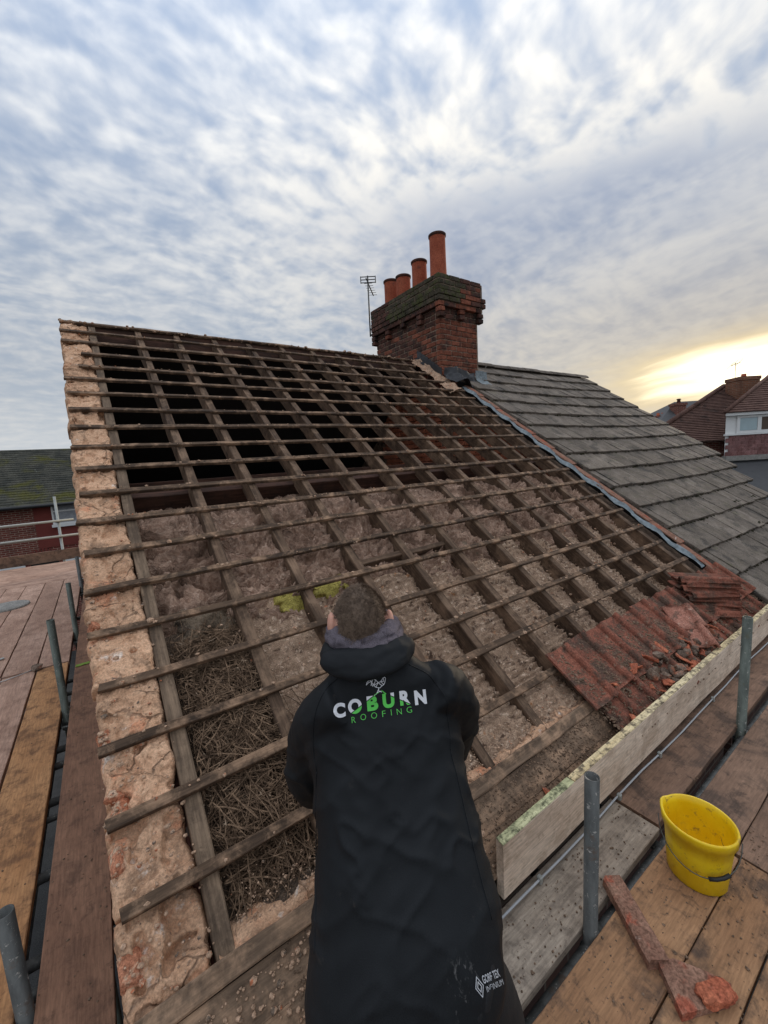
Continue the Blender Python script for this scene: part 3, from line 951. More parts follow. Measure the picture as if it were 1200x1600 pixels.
for i in range(5200):
    if rr.random() < 0.74:
        u, s = rr.uniform(0.29, 0.61), rr.uniform(0.03, 1.17)
    else:
        u, s = rr.uniform(0.665, 0.98), rr.uniform(0.03, 0.62)
    lo = 0.29 if u < 0.62 else 0.665
    hi = 0.605 if u < 0.62 else 0.985
    hmax = -0.09 + 0.055 * math.sin(math.pi * min(1, max(0, (s + 0.05) / 1.3)))
    h = rr.uniform(-0.10, hmax + 0.012)
    ang = rr.gauss(-0.5, 0.9) if rr.random() < 0.6 else rr.uniform(0, 6.28)
    L = rr.uniform(0.07, 0.26)
    eu = u + math.cos(ang) * L
    if eu < lo or eu > hi:
        L *= 0.5
    twig(u, s, h, ang, L, rr.choice((0.0009, 0.0013, 0.0017, 0.0026)), rr.gauss(0, 0.8))
tag(obj('nest_twigs', tw.mesh('nest_twigs'), M['twig']), 'tangled dry brown twigs of a nest filling the left rafter bays', 'twigs', kind='stuff')

# ---------------------------------------------------------------- crumbs of mortar on battens and verge (one mass)
cr = MB()
base_rocks = []
for i in range(8):
    me = rock(400 + i, 1.0, 0.7, 1 if i < 4 else 1)
    base_rocks.append(([tuple(v.co) for v in me.vertices], [tuple(p.vertices) for p in me.polygons]))


def crumb(p, r_):
    v, f = rr.choice(base_rocks)
    a = rr.uniform(0, 6.28)
    ca, sa = math.cos(a), math.sin(a)
    cr.add([(p[0] + (x * ca - y * sa) * r_, p[1] + (x * sa + y * ca) * r_, p[2] + z * r_) for x, y, z in v], f)


for i in range(900):
    n = rr.randrange(1, 20)
    u = rr.choice(RAFT) + rr.gauss(0, 0.06) if rr.random() < 0.6 else rr.uniform(0, 4.6)
    crumb(RP(u, n * GAUGE + rr.uniform(-0.015, 0.02), 0.004), abs(rr.gauss(0, 0.005)) + 0.0025)
for i in range(700):
    u = rr.uniform(0.0, 0.23)
    s = rr.uniform(0, 4.9) if rr.random() < 0.5 else rr.uniform(0, 1.6)
    crumb(RP(u, s, -0.020), abs(rr.gauss(0, 0.0028)) + 0.0012)
for i in range(1800):
    u = rr.uniform(0.3, 2.2)
    crumb(RP(u, rr.gauss(0.06, 0.05), -0.028 if u > 0.3 else -0.02), abs(rr.gauss(0, 0.0022)) + 0.0012)
for i in range(1500):
    crumb(RP(rr.uniform(0.9, 4.5), rr.uniform(0.1, 1.3), -0.112), abs(rr.gauss(0, 0.005)) + 0.002)
for i in range(160):
    crumb(RP(rr.gauss(0.62, 0.2), rr.uniform(0.1, 1.2), -0.06), abs(rr.gauss(0, 0.004)) + 0.002)
for i in range(110):
    u = abs(rr.gauss(0.0, 0.09))
    crumb(RP(min(u, 0.22), rr.uniform(0, 1.7) if i % 3 else rr.uniform(0, 4.8), -0.020), rr.uniform(0.005, 0.014))
for i in range(700):
    yy = rr.uniform(-0.17, -0.03)
    crumb((rr.uniform(0.0, 1.2), yy, -0.062 + (yy + 0.06) * 0.87 + 0.003), abs(rr.gauss(0, 0.004)) + 0.0018)
for i in range(320):
    crumb((rr.uniform(0, 4.4), RY + rr.uniform(-0.06, 0.06), RZ + rr.uniform(-0.04, -0.012)), abs(rr.gauss(0, 0.009)) + 0.005)
tag(obj('mortar_crumbs', cr.mesh('mortar_crumbs'), M['crumb']), 'crumbs of old sandy mortar scattered over battens and verge', 'rubble', kind='stuff')

# ---------------------------------------------------------------- strip and tile edges along the party line
nv = 120
sv = np.linspace(0.36, 4.08, nv + 1)
v, f = [], []
for j, s in enumerate(sv):
    wob = 0.005 * math.sin(s * 5) + 0.006 * math.sin(s * 31 + 1) + 0.008 * random.uniform(-1, 1)
    for i, (du, dh) in enumerate(((-0.024, 0.006), (-0.014, 0.014), (0.0, 0.010), (0.013, 0.020), (0.024, 0.030))):
        v.append(RP(4.715 + du + wob, s, dh + 0.012 * math.sin(s * 17 + i * 1.3) * (0.4 if i in (1, 2) else 1)))
for j in range(nv):
    for i in range(4):
        a = j * 5 + i
        f.append((a, a + 1, a + 6, a + 5))
o = obj('bonding_gutter', mesh_from('bonding_gutter', v, f, True), M['grp'], house)
for i in range(11):
    sM = 0.46 + i * 0.345
    v, f = cbox(0.10, 0.37, 0.016, 0.003, 0.004, 500 + i)
    obj('edge_tile', mesh_from('edge_tile', v, f), M['clay_dusty'], house, mtx=roof_mtx(4.80 + random.uniform(-.012, .012), sM + 0.02, 0.022 + random.uniform(0, 0.01), random.uniform(-.03, .03), -0.04))


# ---------------------------------------------------------------- clay tiles still hung at the right of the eaves
def clay_tile_vf(Wd=0.235, L=0.36, T=0.013, seed=0, nl=5):
    r_ = random.Random(seed)
    prof = []
    for i in range(6):
        x = Wd * 0.70 * i / 5
        prof.append((x, 0.005 * ((i - 2.5) / 2.5) ** 2))
    for i in range(1, 9):
        a = math.pi * i / 8
        prof.append((Wd * 0.70 + 0.026 * (1 - math.cos(a)), 0.005 + 0.031 * math.sin(a)))
    prof.append((Wd, 0.006))
    n = len(prof)
    v, f = [], []
    for j in range(nl + 1):
        y = L * j / nl
        tap = 1 - 0.05 * j / nl
        jy = r_.uniform(-0.004, 0.004) if j in (0, nl) else 0
        for (x, z) in prof:
            v.append((x * tap, y + jy + (r_.uniform(-.003, .003) if j in (0, nl) else 0), z))
        for (x, z) in prof:
            v.append((x * tap, y + jy, z - T))
    for j in range(nl):
        o_ = j * 2 * n
        for i in range(n - 1):
            f.append((o_ + i, o_ + i + 1, o_ + 2 * n + i + 1, o_ + 2 * n + i))
            f.append((o_ + n + i + 1, o_ + n + i, o_ + 3 * n + i, o_ + 3 * n + i + 1))
        f.append((o_, o_ + 2 * n, o_ + 3 * n, o_ + n))
        f.append((o_ + n - 1, o_ + 2 * n - 1, o_ + 4 * n - 1, o_ + 3 * n - 1))
    for o_ in (0, nl * 2 * n):
        for i in range(n - 1):
            f.append((o_ + i, o_ + n + i, o_ + n + i + 1, o_ + i + 1))
    return v, f


tile_meshes = []
for i in range(4):
    v, f = clay_tile_vf(seed=i)
    me = mesh_from('clay_tile', v, f, True)
    me.set_sharp_from_angle(angle=math.radians(32))
    me.materials.append(M['clay'])
    tile_meshes.append(me)
for c_, (ustart, shead, cnt) in enumerate(((2.20, 0.135, 13), (2.13, 0.335, 13))):
    for i in range(cnt):
        u = ustart + i * 0.21
        if u > 4.72:
            continue
        obj('clay_tile', tile_meshes[(i * 3 + c_) % 4], None, house,
            mtx=roof_mtx(u + random.uniform(-.004, .004), shead - 0.36 + random.uniform(-.008, .008), 0.040 + (0.022 if c_ else 0.0), random.uniform(-.012, .012), -0.065))
# grit lying in the pans of those tiles
gr = MB()
cr2 = cr
cr = gr
for i in range(9000):
    u = rr.uniform(2.15, 4.8)
    s = rr.uniform(-0.24, 0.30)
    if rr.random() < (0.62 if s > 0.05 else 0.35):
        s = rr.gauss(0.08, 0.10)
    pan = ((u - 2.13) % 0.21) / 0.21
    if pan > 0.72 and rr.random() < 0.95:
        continue
    h = 0.064 + (0.0 if s > 0 else -0.02) - 0.065 * (s - 0.0)
    crumb(RP(u, s, h - 0.004), abs(rr.gauss(0, 0.0038)) + 0.002)
for i in range(3000):
    u = rr.gauss(1.9, 0.5) if rr.random() < 0.6 else rr.uniform(0.4, 2.6)
    yy = rr.uniform(-0.19, -0.02)
    crumb((u, yy, -0.062 + (yy + 0.06) * 0.87 + 0.002), abs(rr.gauss(0, 0.003)) + 0.0015)
tag(obj('tile_grit', gr.mesh('tile_grit'), M['grit']), 'dark soil and moss grit lying in the pans of the clay tiles', 'grit', kind='stuff')
cr = cr2

# rubble behind the toe board
rub_meshes = []
for i in range(6):
    me = rock(600 + i, 1.0, 0.7, 1)
    me.materials.append(M['stone'])
    rub_meshes.append(me)
sh_meshes = []
for i in range(5):
    v, f = cbox(1.0, 0.5, 0.16, 0.04, 0.10, 640 + i)
    me = mesh_from('shard', v, f)
    me.materials.append(M['clay_fresh'])
    sh_meshes.append(me)
rr2 = random.Random(11)
for i in range(60):
    x = 2.55 + 1.15 * rr2.random() ** 0.7
    y = -0.165 + rr2.random() ** 1.5 * 0.17
    zt = RP(0, y / CT, 0.075).z
    r_ = rr2.uniform(0.016, 0.050)
    o = obj('rubble_stone', rub_meshes[i % 6], None, None, loc=(x, y, zt + r_ * 0.35), rot=(rr2.uniform(0, 6), rr2.uniform(0, 6), rr2.uniform(0, 6)))
    o.scale = (r_, r_ * rr2.uniform(0.7, 1.1), r_ * rr2.uniform(0.7, 1))
    tag(o, 'dark lump of rubble in the heap on the tiles behind the toe board', 'rubble', 'rubble lumps behind the toe board')
for i in range(24):
    x = 2.25 + 1.5 * rr2.random()
    y = -0.17 + rr2.random() ** 1.3 * 0.17
    zt = RP(0, y / CT, 0.08).z
    r_ = rr2.uniform(0.04, 0.11)
    o = obj('tile_shard', sh_meshes[i % 5], None, None, loc=(x, y, zt + 0.015), rot=(rr2.uniform(-.7, .9), rr2.uniform(-.5, .5), rr2.uniform(0, 6)))
    o.scale = (r_, r_, r_)
    tag(o, 'broken orange clay shard in the heap on the tiles behind the toe board', 'tile shard', 'tile shards behind the toe board')
for i, (x, y, z, rz, r_) in enumerate(((1.62, -0.10, -0.11, 0.5, 0.09), (1.70, -0.12, -0.13, 1.2, 0.06), (1.55, -0.13, -0.15, 2.2, 0.05))):
    o = obj('tile_shard', sh_meshes[i], None, None, loc=(x, y, z), rot=(0.6, 0.2, rz))
    o.scale = (r_, r_, r_)
    tag(o, ('long', 'middling', 'short')[i] + ' orange clay shard on the bare eaves board right of the worker', 'tile shard', 'tile shards on the eaves board')

# loose curved tiles and the stack of lifted tiles
WORDS = ('lowest', 'second from the bottom', 'third from the bottom', 'fourth from the bottom', 'fifth from the bottom', 'third from the top', 'second from the top', 'topmost')
for i in range(8):
    v, f = clay_tile_vf(Wd=0.23, L=0.42 + random.uniform(-.02, .02), T=0.012, seed=50 + i)
    me = mesh_from('lifted_tile', [(y - 0.21, -(x - 0.115), z) for x, y, z in v], f, True)
    z = 0.045 + i * 0.034
    mt = Matrix.Translation((4.03 + random.uniform(-.02, .02) + i * 0.012, 0.03 + random.uniform(-.015, .015) + i * 0.010, z)) @ Matrix.Rotation(math.radians(-38 + random.uniform(-8, 8)), 4, 'Z') @ Matrix.Rotation(0.07 + random.uniform(-.03, .03), 4, 'Y') @ Matrix.Rotation(0.05 + random.uniform(-.03, .03), 4, 'X')
    tag(obj('lifted_tile', me, M['clay'], None, mtx=mt), 'red clay tile in the stack by the far scaffold pole, ' + WORDS[i], 'roof tile', 'stack of lifted roof tiles')
for i, (x, y, h, rz, tx, lab) in enumerate(((3.50, 0.08, 0.10, -0.55, 0.1, 'loose wavy clay tile lying left of the tile stack, upper of two'),
                                            (3.42, -0.02, 0.085, -0.75, 0.02, 'loose wavy clay tile lying left of the tile stack, lower of two'))):
    v, f = clay_tile_vf(Wd=0.23, L=0.20, T=0.013, seed=80 + i)
    me = mesh_from('loose_tile', [(x_ - 0.11, y_ - 0.1, z_) for x_, y_, z_ in v], f, True)
    P_ = RP(x, y / CT, h)
    mt = Matrix.Translation(P_) @ Matrix.Rotation(rz, 4, 'Z') @ Matrix.Rotation(TH * 0.75 + tx, 4, 'X')
    tag(obj('loose_tile', me, M['clay_pale'], None, mtx=mt), lab, 'roof tile', 'loose tiles by the stack')

# ================================================================= CHIMNEY
chim = thing('chimney_stack', 'tall weathered brick chimney with mossy corbelled head on the ridge', 'chimney', (4.95, 4.4, 2.4))
CX0, CX1, CY0, CY1 = 4.545, 5.36, 3.57, 5.24


def cobj(name, me, mat=None, **kw):
    o_ = obj(name, me, mat, chim, **kw)
    o_.location = Vector(o_.location) - Vector((4.95, 4.4, 2.4))
    return o_


core = MB()
core.box((CX0 + 0.008, CY0 + 0.008, 2.2), (CX1 - 0.008, CY1 - 0.008, 3.60))
core.box((CX0 - 0.052, CY0 - 0.052, 3.588), (CX1 + 0.052, CY1 + 0.052, 4.0))
cobj('mortar_core', core.mesh('mortar_core'), M['joint'])
bm_full, bm_half = {}, {}
for mk in ('brick', 'brick_dark', 'brick_moss'):
    for k_ in range(3):
        v, f = cbox(0.215, 0.1025, 0.065, 0.006, 0.003, 700 + k_)
        me = mesh_from('brick', v, f)
        me.materials.append(M[mk])
        bm_full[(mk, k_)] = me
        v, f = cbox(0.1025, 0.1025, 0.065, 0.006, 0.003, 710 + k_)
        me = mesh_from('brick', v, f)
        me.materials.append(M[mk])
        bm_half[(mk, k_)] = me
rest = MB()
rest_n = 0


def lay_course(z, ex, mk_fn, faces=('front', 'left'), gap=None, odd=False):
    """one course of stretchers on the seen faces, ex = how far it stands out"""
    global rest_n
    x0, x1, y0, y1 = CX0 - ex, CX1 + ex, CY0 - ex, CY1 + ex
    # front face (towards -y): bricks along x
    pos = []
    a = x0 + (0.0 if not odd else 0.1125)
    if odd:
        pos.append((x0 + 0.051, True))
    while a < x1 - 0.05:
        if a + 0.215 <= x1 + 0.03:
            pos.append((a + 0.1075, False))
            a += 0.225
        else:
            pos.append((a + 0.051, True))
            a += 0.1125
    for i, (c_, half) in enumerate(pos):
        if gap and gap('f', i, c_, x0, x1):
            continue
        mk = mk_fn('f', c_)
        me = (bm_half if half else bm_full)[(mk, random.randrange(3))]
        cobj('brick', me, loc=(c_, y0 + 0.051 + random.uniform(-.003, .003), z + 0.0325), rot=(0, 0, random.uniform(-.006, .006)))
    pos = []
    a = y0 + (0.1125 if not odd else 0.0) + 0.1125 * 0
    if not odd:
        a = y0 + 0.1125
    else:
        a = y0 + 0.1125
        pos.append((a + 0.051, True))
        a += 0.1125
    while a < y1 - 0.05:
        if a + 0.215 <= y1 + 0.03:
            pos.append((a + 0.1075, False))
            a += 0.225
        else:
            pos.append((a + 0.051, True))
            a += 0.1125
    for i, (c_, half) in enumerate(pos):
        if gap and gap('l', i, c_, y0, y1):
            continue
        mk = mk_fn('l', c_)
        me = (bm_half if half else bm_full)[(mk, random.randrange(3))]
        cobj('brick', me, loc=(x0 + 0.051 + random.uniform(-.003, .003), c_, z + 0.0325), rot=(0, 0, math.pi / 2 + random.uniform(-.006, .006)))
    # the unseen faces are one mass
    y = y0 + 0.1
    while y < y1 - 0.1:
        rest.box((x1 - 0.10, y, z), (x1, y + 0.215, z + 0.065))
        y += 0.225
    x = x0 + 0.12
    while x < x1 - 0.2:
        rest.box((x, y1 - 0.10, z), (x + 0.215, y1 - 0.001, z + 0.065))
        x += 0.225


z = 2.30
ci = 0
while z < 3.36:
    lay_course(z, 0.0, (lambda fc, c_: 'brick' if (fc == 'f' or random.random() < 0.35) else 'brick_dark'), odd=ci % 2 == 1)  # left face laid mostly in the darker brick
    z += 0.0755
    ci += 1
ZC = z
# dentil courses: alternate half bricks stand out
for k_ in range(2):
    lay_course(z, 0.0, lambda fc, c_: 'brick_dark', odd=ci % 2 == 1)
    for fc in ('f', 'l'):
        L = (CX1 - CX0 + 0.12) if fc == 'f' else (CY1 - CY0 + 0.12)
        nn = int(L / 0.215) | 1
        for i in range(nn):
            c_ = 0.055 + (L - 0.11) * i / (nn - 1)
            if i % 2 == 1:
                continue
            end = i in (0, nn - 1)
            if k_ == 0 and not end and i % 4 != 2:
                continue
            me = bm_half[('brick_dark' if random.random() < 0.75 else 'brick', random.randrange(3))]
            if fc == 'f':
                loc = (CX0 - 0.06 + c_, CY0 - 0.06 + 0.045 - 0.0005 * i, z + 0.0325)
            else:
                if i == 0:
                    continue
                loc = (CX0 - 0.06 + 0.045 - 0.0005 * i, CY0 - 0.06 + c_, z + 0.0325)
            cobj('brick', me, loc=loc)
    z += 0.0755
    ci += 1
for k_ in range(6):
    lay_course(z, 0.062 + (0.016 if k_ in (1, 2) else 0.0),
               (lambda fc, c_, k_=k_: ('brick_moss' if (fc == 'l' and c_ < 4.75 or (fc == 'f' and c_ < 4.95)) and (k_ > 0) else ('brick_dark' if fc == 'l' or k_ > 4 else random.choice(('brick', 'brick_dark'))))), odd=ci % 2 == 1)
    z += 0.0755
    ci += 1
ZTOP = z - 0.01
ro = cobj('rear_brick', rest.mesh('rear_brick'), M['brick_dark'])
tag(ro, kind='stuff')
# flaunching
nu = 26
uu, vv_ = np.meshgrid(np.linspace(0, 1, nu + 1), np.linspace(0, 1, nu + 1), indexing='ij')
U, V_ = uu.ravel(), vv_.ravel()
e = np.minimum(np.minimum(U, 1 - U) * 0.9, np.minimum(V_, 1 - V_) * 1.8)
pos = np.stack([U, V_ * 2, U * 0], 1)
hh_ = np.clip(e * 0.45, 0, 0.09) + fbm(pos, 9, 4, 90) * 0.018
X = CX0 - 0.05 + U * (CX1 - CX0 + 0.10)
Yv = CY0 - 0.05 + V_ * (CY1 - CY0 + 0.10)
cobj('flaunching', mesh_from('flaunching', np.stack([X, Yv, ZTOP - 0.012 + hh_], 1), grid_vf(nu, nu), True), M['brick_moss'])
for i, (x, y, zt, r_) in enumerate(((4.86, 3.90, 4.78, 0.126), (4.86, 4.35, 4.575, 0.124), (4.86, 4.78, 4.505, 0.124), (4.86, 5.14, 4.56, 0.124))):
    hgt = zt - 4.02
    v, f = lathe([(r_ * 1.05, 0), (r_ * 1.04, 0.1 * hgt), (r_ * 0.99, 0.5 * hgt), (r_ * 0.98, hgt - 0.04)], 36)
    pt = cobj('chimney_pot', mesh_from('chimney_pot', v, f, True), M['pot'], loc=(x, y, 4.02))
    v, f = lathe([(r_ * 0.98, hgt - 0.045), (r_ * 1.08, hgt - 0.035), (r_ * 1.09, hgt - 0.008), (r_ * 1.02, hgt), (r_ * 0.84, hgt), (r_ * 0.82, hgt - 0.3)], 36)
    obj('pot_rim', mesh_from('pot_rim', v, f, True), M['pot_rim'], pt)
v, f = lathe([(0.06, 0), (0.06, 0.14), (0.075, 0.15), (0.075, 0.19), (0.0, 0.20)], 20)
cobj('vent_cap', mesh_from('vent_cap', v, f, True), M['black'], loc=(5.27, 3.95, 4.02))
# lead flashings at the foot of the stack
fl = MB()
for i in range(7):
    y0 = CY0 + i * 0.075
    zb = y0 * math.tan(TH) + 0.03
    fl.add([(CX0 - 0.012, y0 - 0.01, zb - 0.02), (CX0 - 0.010, y0 + 0.10, zb + 0.05), (CX0 - 0.010, y0 + 0.10, zb + 0.16), (CX0 - 0.012, y0 - 0.01, zb + 0.11)], [(0, 1, 2, 3)])
    fl.add([(CX0 - 0.012, y0 - 0.01, zb - 0.02), (CX0 - 0.010, y0 + 0.10, zb + 0.05), (CX0 - 0.07, y0 + 0.10, zb + 0.03), (CX0 - 0.07, y0 - 0.01, zb - 0.04)], [(0, 3, 2, 1)])
cobj('step_flashing', fl.mesh('step_flashing'), M['lead'])
n = 24
uu, vv_ = np.meshgrid(np.linspace(0, 1, n + 1), np.linspace(0, 1, n + 1), indexing='ij')
U, V_ = uu.ravel(), vv_.ravel()
pos = np.stack([U * 3, V_ * 2, U * 0], 1)
curl = fbm(pos, 2.2, 3, 95)
X = 4.50 + U * 0.62
S_ = 4.385 - V_ * (0.20 + 0.14 * np.sin(U * 3.0)) - 0.03 * U
H_ = 0.03 + 0.10 * np.clip(1 - V_ * 2.0, 0, 1) ** 1.3 + 0.13 * np.exp(-((U - 0.34) / 0.17) ** 2) * (0.35 + 0.65 * V_) + curl * 0.06
cobj('lead_apron', mesh_from('lead_apron', [RP(a, b_, c_) for a, b_, c_ in zip(X, S_, H_)], grid_vf(n, n), True), M['lead'])
X = 5.16 + U * 0.26
S_ = 4.385 - V_ * 0.22
H_ = 0.045 + 0.11 * np.clip(1 - V_ * 2.2, 0, 1) ** 1.2 + curl * 0.015
cobj('front_flashing', mesh_from('front_flashing', [RP(a, b_, c_) for a, b_, c_ in zip(X, S_, H_)], grid_vf(n, n), True), M['grp'])
# mortar haunch left beside the stack
n = 30
uu, vv_ = np.meshgrid(np.linspace(0, 1, n + 1), np.linspace(0, 1, n + 1), indexing='ij')
U, V_ = uu.ravel(), vv_.ravel()
pos = np.stack([U, V_ * 3, U * 0], 1)
X = 4.36 + U * 0.20
S_ = 3.95 + V_ * 1.05
H_ = -0.02 + fbm(pos, 4, 4, 97) * 0.04 + U * 0.05
cobj('mortar_haunch', mesh_from('mortar_haunch', [RP(a, b_, c_) for a, b_, c_ in zip(X, S_, H_)], grid_vf(n, n), True), M['crumb'])

# television aerial
ae = thing('television_aerial', 'thin grey television aerial on a mast behind the chimney', 'aerial', (4.56, 5.40, 3.75))


def aobj(name, pts, r_, mat):
    v, f = tube_path(pts, r_, 6)
    return obj(name, mesh_from(name, v, f, True), mat, ae)


aobj('mast', [(0, 0.05, -0.1), (0.0, 0.03, 0.95)], 0.013, M['steel'])
aobj('bracket', [(0.02, -0.12, 0.02), (0, 0.05, 0.02)], 0.016, M['black'])
aobj('bracket', [(0.02, -0.12, -0.08), (0, 0.05, -0.08)], 0.016, M['black'])
aobj('boom', [(-0.02, 0.06, 0.92), (0.10, 0.02, 0.62)], 0.010, M['black'])
for dz in (-0.05, 0.0, 0.05):
    aobj('reflector_rod', [(-0.11, 0.095, 0.88 + dz), (0.11, -0.055, 0.88 + dz)], 0.008, M['black'])
for e_ in (-1, 1):
    aobj('reflector_rod', [(0.11 * e_, 0.02 - 0.075 * e_, 0.82), (0.11 * e_, 0.02 - 0.075 * e_, 0.94)], 0.008, M['black'])
for i in range(6):
    c_ = Vector((-0.02, 0.06, 0.92)).lerp(Vector((0.10, 0.02, 0.62)), 0.3 + i * 0.13)
    aobj('element', [c_ + Vector((-0.06, 0.04, 0)), c_ + Vector((0.06, -0.04, 0))], 0.004, M['steel'])

# ================================================================= THE NEIGHBOUR'S ROOF
nbh = thing('neighbouring_house', 'attached house with a grey concrete tiled roof right of the chimney', 'house', (7.0, 0, 0))


def nobj(name, me, mat=None, mtx=None):
    o_ = obj(name, me, mat, nbh)
    if mtx is not None:
        o_.matrix_local = Matrix.Translation((-7.0, 0, 0)) @ mtx
    else:
        o_.location = (-7.0, 0, 0)
    return o_


def umax(s):
    return 9.36 if s > 1.95 else 9.36 - (1.95 - s) * 0.86


nm = MB()
poly = [(4.87, -0.3), (umax(-0.3), -0.3), (9.34, 1.95), (9.34, 5.02), (4.87, 5.02)]
top = [RP(a, b_, -0.012) for a, b_ in poly]
bot = [RP(a, b_, -0.12) for a, b_ in poly]
nm.add(top + bot, [(0, 1, 2, 3, 4), (9, 8, 7, 6, 5)] + [(i, i + 5, (i + 1) % 5 + 5, (i + 1) % 5) for i in range(5)])
nobj('underlay', nm.mesh('underlay'), M['gap_dark'])
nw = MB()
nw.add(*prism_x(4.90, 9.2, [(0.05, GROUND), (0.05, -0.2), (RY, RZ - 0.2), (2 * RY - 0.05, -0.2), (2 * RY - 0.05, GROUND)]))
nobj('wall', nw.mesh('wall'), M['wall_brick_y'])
nw = MB()
nw.add(*prism_x(4.88, 9.36, [(RY, RZ - 0.01), (2 * RY + 0.2, -0.14), (2 * RY + 0.2, -0.24), (RY, RZ - 0.12)]))
nobj('rear_slope', nw.mesh('rear_slope'), M['slate'])
TW, TG = 0.30, 0.346
nt_meshes = []
for i in range(6):
    v, f = cbox(TW - 0.013, TG + 0.075, 0.036, 0.004, 0.006, 800 + i)
    # shallow centre groove
    me = mesh_from('roof_tile', v, f)
    me.materials.append(M['ntile'])
    nt_meshes.append(me)
moss = MB()
cr = moss
for c_ in range(-1, 15):
    s0 = -0.19 + c_ * TG + 0.345
    s_lo = 0.151 + (c_ - 1) * TG + 0.345 * 0
    if s_lo > 4.86:
        continue
    ln = TG + 0.075
    off = (c_ % 2) * TW * 0.5
    sag = 0.0
    i = 0
    u = 4.885 - off
    while u < umax(s_lo) + TW:
        ua, ub = max(u, 4.885), min(u + TW, umax(s_lo + 0.17))
        wd = ub - ua
        if wd > 0.05:
            h = 0.030
            # the old roof dips a little in the middle
            dip = -0.055 * math.sin(math.pi * min(1, max(0, ((ua + ub) / 2 - 4.885) / 4.5)))
            shs = min(ln, 5.0 - s_lo)
            if abs(wd - TW) < 0.01 and abs(shs - ln) < 0.01:
                me = nt_meshes[(i * 5 + c_ * 3) % 6]
            else:
                v, f = cbox(wd - 0.013, shs, 0.036, 0.004, 0.006, 830 + i)
                me = mesh_from('roof_tile', v, f)
                me.materials.append(M['ntile'])
            nobj('roof_tile', me, None, roof_mtx((ua + ub) / 2, s_lo + shs / 2 + dip * 0.6 + random.uniform(-.005, .005), h + dip * 0.3 + random.uniform(-.002, .003), random.uniform(-.012, .012), -0.098))
            # moss along the tails
            for k_ in range(9):
                uu_ = ua + wd * rr.random()
                if rr.random() < (0.9 if c_ < 9 else 0.6):
                    crumb(RP(uu_, s_lo + dip * 0.6 - 0.004, 0.030 + dip * 0.3 + rr.uniform(-0.008, 0.008)), abs(rr.gauss(0, 0.006)) + 0.009)
            if rr.random() < 0.45 and c_ < 9:
                for k_ in range(rr.randrange(2, 9)):
                    crumb(RP(ua + rr.uniform(-.006, .006), s_lo + rr.random() * 0.3, 0.040 + dip * 0.3), abs(rr.gauss(0, 0.004)) + 0.003)
        u += TW
        i += 1
for (tu, ts, tn) in ((7.9, 0.87, 40), (7.2, 0.87, 26), (8.3, 1.2, 20), (6.9, 0.50, 30), (8.2, 0.52, 24), (6.0, 0.16, 30), (7.4, 1.9, 18), (9.0, 4.8, 60), (9.2, 4.6, 40)):
    for k_ in range(tn):
        crumb(RP(tu + rr.gauss(0, 0.05), ts + rr.gauss(0.01, 0.012), 0.036 + rr.uniform(-.005, .012)), rr.uniform(0.006, 0.014))
tag(nobj('moss_line', moss.mesh('moss_line'), M['moss']), kind='stuff')
cr = cr2
# ridge tiles
for i in range(9):
    x0 = 5.30 + i * 0.455
    v, f = [], []
    n = 9
    for xx in (0.0, 0.44):
        for r_ in (0.115, 0.098):
            for a in range(n):
                an = math.radians(20 + 140 * a / (n - 1))
                v.append((xx, r_ * math.cos(an) * 1.15, r_ * math.sin(an)))
    for a in range(n - 1):
        f += [(a, a + 1, 2 * n + a + 1, 2 * n + a), (n + a + 1, n + a, 3 * n + a, 3 * n + a + 1), (a, n + a, n + a + 1, a + 1), (2 * n + a + 1, 3 * n + a + 1, 3 * n + a, 2 * n + a)]
    f += [(0, 2 * n, 3 * n, n), (n - 1, 2 * n - 1, 4 * n - 1, 3 * n - 1)]
    me = mesh_from('ridge_tile', v, f, False)
    nobj('ridge_tile', me, M['ntile'], Matrix.Translation((x0, RY, RZ - 0.045 + random.uniform(-.006, .006))) @ Matrix.Rotation(random.uniform(-.01, .01), 4, 'Z'))
# verge mortar on the far end
vg = MB()
cr = vg
for i in range(160):
    s = rr.uniform(1.9, 5.0)
    crumb(RP(9.36 + rr.uniform(-.03, .01), s, 0.01), rr.uniform(0.012, 0.028))
tag(nobj('verge_mortar', vg.mesh('verge_mortar'), M['joint']), kind='stuff')
cr = cr2

# ================================================================= SCAFFOLD
scf = thing('scaffold', 'steel tube scaffold with timber decks round the eaves and gable', 'scaffold', (0, -0.5, GROUND))


def sobj(name, me, mat=None, mtx=None, loc=None, label=None):
    o_ = obj(name, me, mat, scf)
    mt = mtx if mtx is not None else Matrix.Translation(loc or (0, 0, 0))
    o_.matrix_local = Matrix.Translation((0, 0.5, -GROUND)) @ mt
    if label:
        o_['label'] = label
    return o_


def pole(x, y, z0_, z1, r_=0.0242, mat=None, lean=(0, 0)):
    mat = mat or M['steel']
    n = 20
    v, f = [], []
    for (rad, zz) in ((r_, z0_), (r_, z1), (r_ - 0.004, z1), (r_ - 0.004, z1 - 0.25)):
        for j in range(n):
            a = 2 * math.pi * j / n
            t_ = (zz - z1) / (z1 - z0_)
            v.append((rad * math.cos(a) + lean[0] * t_, rad * math.sin(a) + lean[1] * t_, zz - z1))
    for i in range(3):
        for j in range(n):
            a = i * n + j
            b_ = i * n + (j + 1) % n
            f.append((a, b_, b_ + n, a + n))
    f.append(tuple(3 * n + j for j in range(n)))
    me = mesh_from('standard', v, f, True)
    return sobj('standard', me, mat, loc=(x, y, z1))


def tube(name, p, q_, r_=0.0242, mat=None, n=16):
    v, f = tube_path([p, q_], r_, n, True)
    return sobj(name, mesh_from(name, v, f, True), mat or M['steel'])


